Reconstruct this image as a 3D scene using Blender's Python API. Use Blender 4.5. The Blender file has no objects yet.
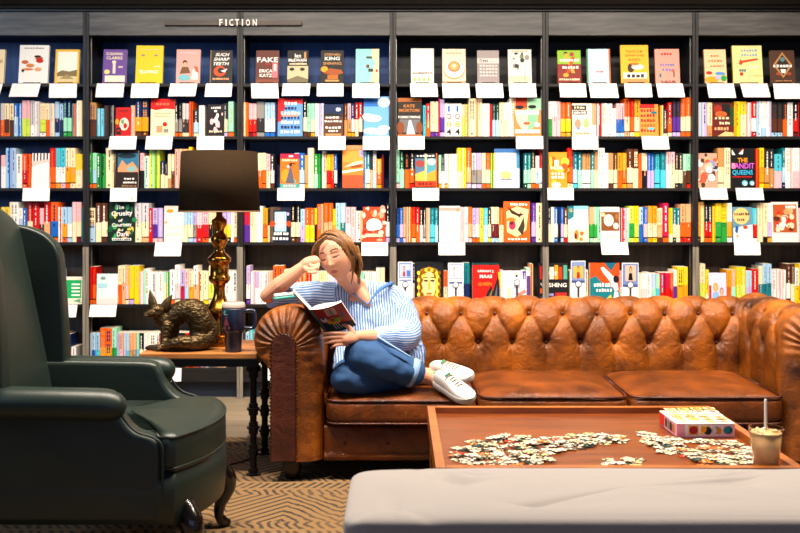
import bpy, bmesh, math, random
from mathutils import Vector, Matrix, noise
import numpy as np
random.seed(7)
D = bpy.data
SC = bpy.context.scene
COL = SC.collection
VX, VY, F, H = 399.0, 205.0, 1000.0, 1.225     # vanishing point and focal length in pixels, eye height in metres

def at(px, py, d):
    """room point at depth d seen at pixel px, py"""
    return Vector(((px - VX) * d / F, d, H - (py - VY) * d / F))

# ------------------------------------------------------------------ materials
def lin(c):
    if isinstance(c, str):
        c = c.lstrip('#'); c = [int(c[i:i + 2], 16) / 255 for i in (0, 2, 4)]
    return tuple((x / 12.92 if x <= .04045 else ((x + .055) / 1.055) ** 2.4) for x in c) + (1.0,)

MATS = {}
def mat(name, col, rough=.6, metal=0.0, spec=.5, coat=0.0, sheen=0.0, trans=0.0, emit=0.0, ior=1.45, var=.06, scale=40.0, bump=0.0, bscale=None, alpha=1.0):
    """principled material whose colour wanders a little with a noise in object space"""
    if name in MATS: return MATS[name]
    m = D.materials.new(name); m.use_nodes = True
    nt = m.node_tree; b = nt.nodes['Principled BSDF']
    b.inputs['Roughness'].default_value = rough
    b.inputs['Metallic'].default_value = metal
    b.inputs['Specular IOR Level'].default_value = spec
    b.inputs['Coat Weight'].default_value = coat
    b.inputs['Sheen Weight'].default_value = sheen
    b.inputs['Transmission Weight'].default_value = trans
    b.inputs['IOR'].default_value = ior
    b.inputs['Alpha'].default_value = alpha
    c = lin(col)
    if var > 0:
        tc = nt.nodes.new('ShaderNodeTexCoord')
        n = nt.nodes.new('ShaderNodeTexNoise'); n.inputs['Scale'].default_value = scale; n.inputs['Detail'].default_value = 3
        r = nt.nodes.new('ShaderNodeMix'); r.data_type = 'RGBA'
        r.inputs[6].default_value = tuple(x * (1 - var) for x in c[:3]) + (1,)
        r.inputs[7].default_value = tuple(min(1, x * (1 + var)) for x in c[:3]) + (1,)
        nt.links.new(tc.outputs['Object'], n.inputs['Vector'])
        nt.links.new(n.outputs['Fac'], r.inputs[0]); nt.links.new(r.outputs[2], b.inputs['Base Color'])
        if bump > 0:
            n2 = nt.nodes.new('ShaderNodeTexNoise'); n2.inputs['Scale'].default_value = bscale or scale; n2.inputs['Detail'].default_value = 4
            bp = nt.nodes.new('ShaderNodeBump'); bp.inputs['Strength'].default_value = bump; bp.inputs['Distance'].default_value = .004
            nt.links.new(tc.outputs['Object'], n2.inputs['Vector'])
            nt.links.new(n2.outputs['Fac'], bp.inputs['Height']); nt.links.new(bp.outputs[0], b.inputs['Normal'])
    else:
        b.inputs['Base Color'].default_value = c
    MATS[name] = m
    return m

def wood(name, c1, c2, rough=.5, stretch=(1.2, 14, 14), scale=3.0, coat=0.0, bump=.15, spec=.5):
    if name in MATS: return MATS[name]
    m = D.materials.new(name); m.use_nodes = True; nt = m.node_tree; b = nt.nodes['Principled BSDF']
    tc = nt.nodes.new('ShaderNodeTexCoord'); mp = nt.nodes.new('ShaderNodeMapping'); mp.inputs['Scale'].default_value = stretch
    n = nt.nodes.new('ShaderNodeTexNoise'); n.inputs['Scale'].default_value = scale; n.inputs['Detail'].default_value = 6; n.inputs['Distortion'].default_value = .6
    cr = nt.nodes.new('ShaderNodeValToRGB'); cr.color_ramp.elements[0].color = lin(c1); cr.color_ramp.elements[1].color = lin(c2)
    cr.color_ramp.elements[0].position = .33; cr.color_ramp.elements[1].position = .68
    bp = nt.nodes.new('ShaderNodeBump'); bp.inputs['Strength'].default_value = bump; bp.inputs['Distance'].default_value = .002
    L = nt.links.new
    L(tc.outputs['Object'], mp.inputs[0]); L(mp.outputs[0], n.inputs['Vector']); L(n.outputs['Fac'], cr.inputs[0]); L(cr.outputs[0], b.inputs['Base Color'])
    L(n.outputs['Fac'], bp.inputs['Height']); L(bp.outputs[0], b.inputs['Normal'])
    b.inputs['Roughness'].default_value = rough; b.inputs['Coat Weight'].default_value = coat; b.inputs['Coat Roughness'].default_value = .15
    b.inputs['Specular IOR Level'].default_value = spec
    MATS[name] = m
    return m

PAL = {  # code: (word, colour)
 'w': ('white', '#f3efe8'), 'c': ('cream', '#f0dcb6'), 'y': ('yellow', '#f4cc22'), 'o': ('orange', '#ea6d18'), 'r': ('red', '#cc1d18'),
 'k': ('black', '#151417'), 'n': ('navy', '#1a3566'), 'b': ('blue', '#2672bf'), 'l': ('pale blue', '#a9cbe6'), 't': ('teal', '#128089'),
 'g': ('green', '#35a04a'), 'm': ('mint', '#a0dcbd'), 'G': ('dark green', '#124a33'), 'L': ('lime', '#cbe05e'), 'p': ('pink', '#f0b9bf'),
 'P': ('magenta', '#bd2059'), 'v': ('purple', '#643a9c'), 'V': ('lavender', '#bdaedd'), 's': ('grey', '#94908b'), 'S': ('silver', '#cbc8cb'),
 'd': ('brown', '#643d2a'), 'D': ('tan', '#c39461'), 'e': ('peach', '#f3ae83'), 'u': ('burgundy', '#751828'), 'a': ('amber', '#efa119'),
 'x': ('charcoal', '#38363a'), 'q': ('aqua', '#57c2d4')}
def deep(h):
    c = [int(h.lstrip('#')[i:i + 2], 16) / 255 for i in (0, 2, 4)]
    return [x ** (1 + .34 * (1 - x)) for x in c]
def cov(code): return mat('cover_' + PAL[code][0].replace(' ', '_'), deep(PAL[code][1]), rough=.5, spec=.25, var=.05, scale=60)
PAGES = mat('page_edges', '#e9dfc6', rough=.8, var=.1, scale=200)

# ------------------------------------------------------------------ mesh builder
class MB:
    def __init__(s): s.v = []; s.f = []; s.m = []; s.mats = []; s.smooth = []
    def mi(s, m):
        if m not in s.mats: s.mats.append(m)
        return s.mats.index(m)
    def add(s, verts, faces, m, smooth=False):
        o = len(s.v); s.v += [tuple(v) for v in verts]; i = s.mi(m)
        for f in faces:
            s.f.append([o + k for k in f]); s.m.append(i); s.smooth.append(smooth)
    def box(s, a, b, m, M=None):
        x0, y0, z0 = a; x1, y1, z1 = b
        vs = [Vector(p) for p in ((x0, y0, z0), (x1, y0, z0), (x1, y1, z0), (x0, y1, z0), (x0, y0, z1), (x1, y0, z1), (x1, y1, z1), (x0, y1, z1))]
        if M is not None: vs = [M @ v for v in vs]
        s.add(vs, [(0, 3, 2, 1), (4, 5, 6, 7), (0, 1, 5, 4), (1, 2, 6, 5), (2, 3, 7, 6), (3, 0, 4, 7)], m)
    def lathe(s, prof, m, c=(0, 0, 0), n=32, smooth=True, M=None):
        vs = []; fs = []
        for (r, z) in prof:
            for k in range(n):
                t = 2 * math.pi * k / n
                p = Vector((c[0] + r * math.cos(t), c[1] + r * math.sin(t), c[2] + z)); vs.append(M @ p if M is not None else p)
        for i in range(len(prof) - 1):
            for k in range(n): fs.append((i * n + k, i * n + (k + 1) % n, (i + 1) * n + (k + 1) % n, (i + 1) * n + k))
        fs.append(tuple(range(n - 1, -1, -1))); fs.append(tuple((len(prof) - 1) * n + k for k in range(n)))
        s.add(vs, fs, m, smooth)
    def tube(s, pts, rad, m, n=12, smooth=True, sub=0, flat=None, cap=True):
        """tapering tube along pts; flat = (axis vector, factor) squashes the section along an axis"""
        P = [Vector(p) for p in pts]; R = list(rad) if hasattr(rad, '__len__') else [rad] * len(P)
        if sub: P, R = catmull(P, R, sub)
        if cap:   # rounded ends
            def ends(P, R):
                d = (P[0] - P[1]).normalized(); out = []
                for a in (80, 55, 28): out.append((P[0] + d * R[0] * math.sin(math.radians(a)), R[0] * math.cos(math.radians(a))))
                return out
            e0 = ends(P, R); e1 = ends(P[::-1], R[::-1])[::-1]
            P = [p for p, r in e0] + P + [p for p, r in e1]; R = [r for p, r in e0] + R + [r for p, r in e1]
        T = [(P[min(i + 1, len(P) - 1)] - P[max(i - 1, 0)]).normalized() for i in range(len(P))]
        up = Vector((0, 0, 1)) if abs(T[0].z) < .9 else Vector((1, 0, 0))
        N = (up - T[0] * up.dot(T[0])).normalized(); vs = []
        for i, p in enumerate(P):
            if i:
                N = (N - T[i] * N.dot(T[i])); N.normalize()
            B = T[i].cross(N)
            for k in range(n):
                t = 2 * math.pi * k / n; o = (N * math.cos(t) + B * math.sin(t)) * R[i]
                if flat: ax = Vector(flat[0]).normalized(); o = o - ax * o.dot(ax) * (1 - flat[1])
                vs.append(p + o)
        fs = []
        for i in range(len(P) - 1):
            for k in range(n): fs.append((i * n + k, i * n + (k + 1) % n, (i + 1) * n + (k + 1) % n, (i + 1) * n + k))
        fs.append(tuple(range(n - 1, -1, -1))); fs.append(tuple((len(P) - 1) * n + k for k in range(n)))
        s.add(vs, fs, m, smooth)
    def ball(s, c, r, m, n=16, k=10, M=None):
        r = (r, r, r) if not hasattr(r, '__len__') else r
        vs = []; fs = []
        for i in range(k + 1):
            a = math.pi * (i + .02 if i == 0 else i - .02 if i == k else i) / k
            for j in range(n):
                t = 2 * math.pi * j / n
                p = Vector((r[0] * math.sin(a) * math.cos(t), r[1] * math.sin(a) * math.sin(t), r[2] * math.cos(a)))
                if M is not None: p = M @ p
                vs.append(p + Vector(c))
        for i in range(k):
            for j in range(n): fs.append((i * n + j, (i + 1) * n + j, (i + 1) * n + (j + 1) % n, i * n + (j + 1) % n))
        fs.append(tuple(range(n))); fs.append(tuple(k * n + j for j in range(n - 1, -1, -1)))
        s.add(vs, fs, m, True)
    def prism(s, poly, t0, t1, m, frame=None):
        """polygon in the (x, z) plane, thickness from y = t0 to t1"""
        n = len(poly); vs = [Vector((x, t0, z)) for x, z in poly] + [Vector((x, t1, z)) for x, z in poly]
        if frame is not None: vs = [frame @ v for v in vs]
        s.add(vs, [tuple(range(n)), tuple(range(2 * n - 1, n - 1, -1))] + [(i, i + n, (i + 1) % n + n, (i + 1) % n) for i in range(n)], m)
    def grid(s, rows, m, smooth=True, close=False):
        n = len(rows[0]); vs = [p for r in rows for p in r]; fs = []
        for i in range(len(rows) - 1):
            for k in range(n if close else n - 1): fs.append((i * n + k, i * n + (k + 1) % n, (i + 1) * n + (k + 1) % n, (i + 1) * n + k))
        s.add(vs, fs, m, smooth)
    def mesh(s, name):
        me = D.meshes.new(name); me.from_pydata(s.v, [], s.f)
        for m in s.mats: me.materials.append(m)
        me.polygons.foreach_set('material_index', s.m); me.polygons.foreach_set('use_smooth', s.smooth)
        bm = bmesh.new(); bm.from_mesh(me); bmesh.ops.recalc_face_normals(bm, faces=bm.faces); bm.to_mesh(me); bm.free()
        me.update(); return me
    def build(s, name, parent=None, bevel=0, seg=2, sub=0, angle=40):
        o = D.objects.new(name, s.mesh(name)); COL.objects.link(o)
        if bevel:
            md = o.modifiers.new('Bevel', 'BEVEL'); md.width = bevel; md.segments = seg; md.limit_method = 'ANGLE'; md.angle_limit = math.radians(angle)
        if sub:
            md = o.modifiers.new('Subsurf', 'SUBSURF'); md.levels = sub; md.render_levels = sub
        if parent is not None: o.parent = parent
        return o

def catmull(P, R, sub):
    Q, S = [], []
    n = len(P)
    for i in range(n - 1):
        a, b, c, d = P[max(i - 1, 0)], P[i], P[i + 1], P[min(i + 2, n - 1)]
        for k in range(sub):
            t = k / sub; t2 = t * t; t3 = t2 * t
            Q.append(.5 * ((2 * b) + (c - a) * t + (2 * a - 5 * b + 4 * c - d) * t2 + (3 * b - a - 3 * c + d) * t3)); S.append(R[i] + (R[i + 1] - R[i]) * t)
    Q.append(P[-1]); S.append(R[-1]); return Q, S

def tag(o, label, cat, group=None):
    o['label'] = label; o['category'] = cat
    if group: o['group'] = group
    return o
def thing(name, label, cat, loc=(0, 0, 0), rz=0, group=None):
    o = D.objects.new(name, None); COL.objects.link(o); o.location = loc; o.rotation_euler = (0, 0, rz); o.empty_display_size = .05
    return tag(o, label, cat, group)
def struct(o): o['kind'] = 'structure'; return o
def remesh(o, vox, smooth=8, fac=.5):
    """union of overlapping volumes into one skin"""
    md = o.modifiers.new('Remesh', 'REMESH'); md.mode = 'VOXEL'; md.voxel_size = vox; md.use_smooth_shade = True
    if smooth:
        s2 = o.modifiers.new('Smooth', 'SMOOTH'); s2.iterations = smooth; s2.factor = fac
    bpy.context.view_layer.update()
    dg = bpy.context.evaluated_depsgraph_get()
    me = D.meshes.new_from_object(o.evaluated_get(dg)); old = o.data; o.modifiers.clear(); o.data = me
    for p in me.polygons: p.use_smooth = True
    if old.materials and not me.materials: me.materials.append(old.materials[0])
    return o

# ------------------------------------------------------------------ lettering: outlines made once, reused
TXT = {}
def txt(sn):
    if sn in TXT: return TXT[sn]
    cu = D.curves.new('lettering', 'FONT'); cu.body = sn; cu.size = 1; cu.offset = .018; cu.resolution_u = 2
    o = D.objects.new('lettering', cu); COL.objects.link(o); bpy.context.view_layer.update()
    me = D.meshes.new_from_object(o.evaluated_get(bpy.context.evaluated_depsgraph_get()))
    vs = [(v.co.x, v.co.y) for v in me.vertices]; fs = [list(p.vertices) for p in me.polygons]
    D.objects.remove(o); D.curves.remove(cu); D.meshes.remove(me)
    x0 = min(v[0] for v in vs); x1 = max(v[0] for v in vs); y0 = min(v[1] for v in vs); y1 = max(v[1] for v in vs)
    TXT[sn] = ([((x - x0) / (x1 - x0) - .5, (y - y0) / (y1 - y0) - .5) for x, y in vs], fs, (x1 - x0) / (y1 - y0))
    return TXT[sn]
def write(mb, sn, cx, cz, w, h, y, m, fr=None, rot=0, shear=0):
    """lettering lying in the (x, z) plane at depth y, w by h metres around (cx, cz)"""
    vs, fs, asp = txt(sn); c, s = math.cos(rot), math.sin(rot); out = []
    for u, v in vs:
        x, z = u * w + shear * v * h, v * h
        p = Vector((cx + x * c - z * s, y, cz + x * s + z * c)); out.append(fr @ p if fr is not None else p)
    mb.add(out, fs, m)
# ================================================================== SETTING
FZ = -.012                                       # bare floor; the rug's top is z = 0
def floor_mat():
    m = D.materials.new('floor_boards'); m.use_nodes = True; nt = m.node_tree; b = nt.nodes['Principled BSDF']; L = nt.links.new
    tc = nt.nodes.new('ShaderNodeTexCoord')
    br = nt.nodes.new('ShaderNodeTexBrick'); br.inputs['Scale'].default_value = 1.0
    br.inputs['Brick Width'].default_value = 1.6; br.inputs['Row Height'].default_value = .14; br.inputs['Mortar Size'].default_value = .002
    br.inputs['Color1'].default_value = lin('#a3917a'); br.inputs['Color2'].default_value = lin('#8f7e68'); br.inputs['Mortar'].default_value = lin('#6b5138')
    n = nt.nodes.new('ShaderNodeTexNoise'); n.inputs['Scale'].default_value = 5; n.inputs['Detail'].default_value = 5
    mp = nt.nodes.new('ShaderNodeMapping'); mp.inputs['Scale'].default_value = (1, 9, 1)
    mx = nt.nodes.new('ShaderNodeMix'); mx.data_type = 'RGBA'; mx.blend_type = 'MULTIPLY'; mx.inputs[0].default_value = .45
    L(tc.outputs['Object'], br.inputs['Vector']); L(tc.outputs['Object'], mp.inputs[0]); L(mp.outputs[0], n.inputs['Vector'])
    L(br.outputs['Color'], mx.inputs[6]); L(n.outputs['Fac'], mx.inputs[7]); L(mx.outputs[2], b.inputs['Base Color']); b.inputs['Roughness'].default_value = .45
    return m
def slab(name, a, b, m):
    mb = MB(); mb.box(a, b, m); return struct(mb.build(name))
WALLD = mat('dark_wall_paint', '#08080a', rough=.7, var=.1, scale=6)
WALLC = mat('warm_wall_paint', '#4d453c', rough=.8, var=.05, scale=6)
slab('floor', (-5.5, -1.5, -.1), (6.5, 6.75, FZ), floor_mat())
slab('wall_back', (-5.5, 6.72, FZ), (6.5, 6.86, 4.0), WALLD)
slab('wall_left', (-5.62, -1.5, FZ), (-5.5, 6.86, 4.0), WALLC)
slab('wall_right', (6.5, -1.5, FZ), (6.62, 6.86, 4.0), WALLC)
slab('ceiling', (-5.62, -1.5, 4.0), (6.62, 6.86, 4.1), mat('ceiling_paint', '#3a3632', rough=.9, var=.04, scale=4))

BW = wood('black_stained_wood', '#0d0b0c', '#1f1c1b', rough=.45, stretch=(1.0, 6, 14), scale=4, bump=.12, spec=.35)
BWV = wood('black_stained_wood_upright', '#131111', '#2a2625', rough=.42, stretch=(14, 6, 1.0), scale=4, bump=.12, spec=.35)
BACK_DAYLIT = wood('daylit_back_boards', '#10366e', '#1b4a8c', rough=.5, stretch=(16, 4, .8), scale=3, bump=.1)  # blue daylight on the backs is put into the board colour
BROWNB = wood('bare_back_boards', '#332a25', '#473b33', rough=.6, stretch=(16, 4, .8), scale=3, bump=.1)
TOE = mat('toe_kick_paint', '#0c1626', rough=.5, var=.15, scale=10)
STEEL = mat('steel_strip', '#b9b5ac', rough=.35, metal=.9, var=.05)

STILE = wood('lit_lower_stile', '#6b6257', '#8d8476', rough=.5, stretch=(14, 6, 1.0), scale=4, bump=.12)  # paler than the uprights: light on the lower stile faces painted in
HDW = wood('lit_header_wood', '#2b2a2b', '#55524f', rough=.45, stretch=(1.0, 6, 10), scale=4, bump=.12)  # black wood lightened, its cool reflected light put into the colour
BACK_SHADED = wood('shaded_back_boards', '#0b0c10', '#16171c', rough=.5, stretch=(16, 4, .8), scale=3, bump=.1)  # back boards of the darker bays, with their shade painted in
YF = 6.40                                        # front plane of the bookcases
def zpx(y, d=YF): return H - (y - VY) * d / F
def xpx(x, d=YF): return (x - VX) * d / F
BAYX = [-64, 86, 240, 393, 545.5, 695.5, 848]    # pixel columns of the upright centres at YF
ROWZ = [zpx(y) for y in (83.6, 136.2, 188, 242.3, 304.5, 368)]   # shelf tops
BAYN = ['behind the armchair', 'behind the lamp', 'behind the woman', 'behind the white shoes', 'behind the puzzle box', 'above the iced coffee']
BAYL = ['black wooden bookcase standing behind the green armchair', 'black wooden bookcase standing behind the brass lamp', 'black wooden bookcase standing behind the reading woman',
        'black wooden bookcase in line above the white shoes', 'black wooden bookcase in line above the puzzle box', 'black wooden bookcase at the end past the iced coffee']
for i in range(6):
    x0, x1 = xpx(BAYX[i]), xpx(BAYX[i + 1]); g = .0005
    x0 += g; x1 -= g; t = .019; yb = 6.70; top = zpx(11.5)
    bc = thing('bookcase', BAYL[i], 'bookcase', ((x0 + x1) / 2, YF, FZ), group='black bookcases along the wall')
    cx, cz = (x0 + x1) / 2, FZ
    def part(name, boxes, m, bev=.0015):
        mb = MB()
        for a, b in boxes: mb.box((a[0] - cx, a[1] - YF, a[2] - cz), (b[0] - cx, b[1] - YF, b[2] - cz), m)
        return mb.build(name, bc, bevel=bev, seg=1)
    for sx in (x0, x1 - t): part('side_panel', [((sx, YF, FZ), (sx + t, yb, top))], BWV)
    for sx in (x0 + t, x1 - t - .003):            # slotted strip on the inner side
        part('shelf_strip', [((sx, YF + .045, .19), (sx + .003, YF + .062, zpx(35)))], STEEL, 0)
    for sx in (x0, x1 - t): part('lower_stile', [((sx, YF - .010, FZ), (sx + t, YF - .0005, ROWZ[3] - .03))], STILE)
    part('header', [((x0 + t, YF + .002, zpx(35.2)), (x1 - t, YF + .03, top))], HDW)
    part('top_board', [((x0 + t, YF + .031, zpx(35.2)), (x1 - t, yb, zpx(33)))], BW)
    for k, z in enumerate(ROWZ):
        part('shelf', [((x0 + t, YF + .004, z - (.019 if k < 5 else .09)), (x1 - t, yb - .02, z))], BW)
    part('back_panel', [((x0 + t, yb - .012, ROWZ[3] - .02), (x1 - t, yb, zpx(33)))], BACK_DAYLIT if i < 3 else BACK_SHADED, 0)
    part('lower_back_panel', [((x0 + t, yb - .09, ROWZ[5] + .0), (x1 - t, yb - .075, ROWZ[3] - .025))], BROWNB, 0)
    part('toe_kick', [((x0 + t, YF + .05, FZ), (x1 - t, YF + .07, ROWZ[5] - .09))], TOE, 0)

# cornice running over all the bookcases
mb = MB()
prof = [(6.40, zpx(11.3)), (6.385, zpx(11.3)), (6.385, zpx(9.6)), (6.36, zpx(9.2)), (6.355, zpx(7)), (6.33, 2.50), (6.30, 2.53), (6.30, 2.56), (6.27, 2.57), (6.27, 2.66), (6.40, 2.66)]
xa, xb = xpx(BAYX[0]), xpx(BAYX[6]); n = len(prof)
vs = [(xa, y, z) for y, z in prof] + [(xb, y, z) for y, z in prof]
mb.add(vs, [tuple(range(n)), tuple(range(2 * n - 1, n - 1, -1))] + [(k, (k + 1) % n, (k + 1) % n + n, k + n) for k in range(n)], mat('cornice_paint', '#09080a', rough=.4, var=.1))
struct(mb.build('trim_1'))
slab('trim_2', (xa, 6.40, zpx(11.3)), (xb, 6.715, 2.66), WALLD)

# FICTION sign
sg = thing('sign', 'long dark bar sign with white letters reading FICTION across the bookcase tops', 'sign', (xpx(233.5), YF - .006, zpx(23.5)))
mb = MB(); w2 = .0064 * 137 / 2
mb.box((-w2, -.012, -.014), (w2, .006, .014), wood('sign_bar_wood', '#3a3029', '#54463a', rough=.5)); mb.build('rail', sg, bevel=.002)
mb = MB()
for k, ch in enumerate('FICTION'):
    px = (221.5, 226.6, 231.8, 237.6, 242.9, 248.4, 255.2)[k]
    w = .008 if ch == 'I' else .021 if ch == 'F' else .026
    write(mb, ch, xpx(px) - xpx(233.5), .003, w, .043, -.0135, mat('sign_letters', '#f6f1e6', rough=.5, var=0))
mb.build('lettering', sg)

# rug
def rug_mat():
    m = D.materials.new('woven_rug'); m.use_nodes = True; nt = m.node_tree; b = nt.nodes['Principled BSDF']; L = nt.links.new
    tc = nt.nodes.new('ShaderNodeTexCoord'); sp = nt.nodes.new('ShaderNodeSeparateXYZ'); L(tc.outputs['Object'], sp.inputs[0])
    def mth(op, a, b_=None, c=None):
        n = nt.nodes.new('ShaderNodeMath'); n.operation = op
        for k, v in enumerate((a, b_, c)):
            if v is None: continue
            if isinstance(v, (int, float)): n.inputs[k].default_value = v
            else: L(v, n.inputs[k])
        return n.outputs[0]
    X, Y = sp.outputs[0], sp.outputs[1]
    nw = nt.nodes.new('ShaderNodeTexNoise'); nw.inputs['Scale'].default_value = 9; nw.inputs['Detail'].default_value = 3; L(tc.outputs['Object'], nw.inputs['Vector'])
    wob = mth('MULTIPLY', mth('SUBTRACT', nw.outputs['Fac'], .5), .05)
    X2, Y2 = mth('ADD', X, wob), mth('ADD', Y, wob)
    zig = mth('PINGPONG', X2, .23)                          # rows of slanted strokes that turn direction
    s1 = mth('FRACT', mth('MULTIPLY', mth('ADD', Y2, mth('MULTIPLY', zig, 1.1)), 17.0))
    st = mth('LESS_THAN', s1, .34)
    band = mth('LESS_THAN', mth('FRACT', mth('MULTIPLY', Y2, 1.55)), .55)
    s2 = mth('LESS_THAN', mth('FRACT', mth('MULTIPLY', mth('ADD', X2, mth('MULTIPLY', mth('PINGPONG', Y2, .11), .5)), 26.0)), .42)
    brk = mth('GREATER_THAN', mth('FRACT', mth('MULTIPLY', Y2, 9.3)), .22)
    pat = mth('ADD', mth('MULTIPLY', st, band), mth('MULTIPLY', mth('MULTIPLY', s2, brk), mth('SUBTRACT', 1.0, band)))
    n1 = nt.nodes.new('ShaderNodeTexNoise'); n1.inputs['Scale'].default_value = 3.0; n1.inputs['Detail'].default_value = 6; L(tc.outputs['Object'], n1.inputs['Vector'])
    n2 = nt.nodes.new('ShaderNodeTexNoise'); n2.inputs['Scale'].default_value = 160; n2.inputs['Detail'].default_value = 3; L(tc.outputs['Object'], n2.inputs['Vector'])
    wear = mth('MULTIPLY', mth('SMOOTH_MIN', mth('MULTIPLY', n1.outputs['Fac'], 1.7), 1.0, .1), pat)
    mx = nt.nodes.new('ShaderNodeMix'); mx.data_type = 'RGBA'; mx.inputs[6].default_value = lin('#7a5c38'); mx.inputs[7].default_value = lin('#2e251c')
    L(wear, mx.inputs[0])
    m2 = nt.nodes.new('ShaderNodeMix'); m2.data_type = 'RGBA'; m2.blend_type = 'MULTIPLY'; m2.inputs[0].default_value = .6
    L(mx.outputs[2], m2.inputs[6]); L(mth('ADD', n2.outputs['Fac'], .35), m2.inputs[7]); L(m2.outputs[2], b.inputs['Base Color'])
    bp = nt.nodes.new('ShaderNodeBump'); bp.inputs['Strength'].default_value = .6; bp.inputs['Distance'].default_value = .004
    L(mth('ADD', n2.outputs['Fac'], pat), bp.inputs['Height']); L(bp.outputs[0], b.inputs['Normal']); b.inputs['Roughness'].default_value = .95
    return m
mb = MB(); mb.box((-3.6, 1.6, FZ), (4.0, 5.28, 0), rug_mat())
tag(mb.build('rug', bevel=.004), 'flat woven tan rug with dark slanted strokes lying under the armchair and sofa', 'rug')
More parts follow.
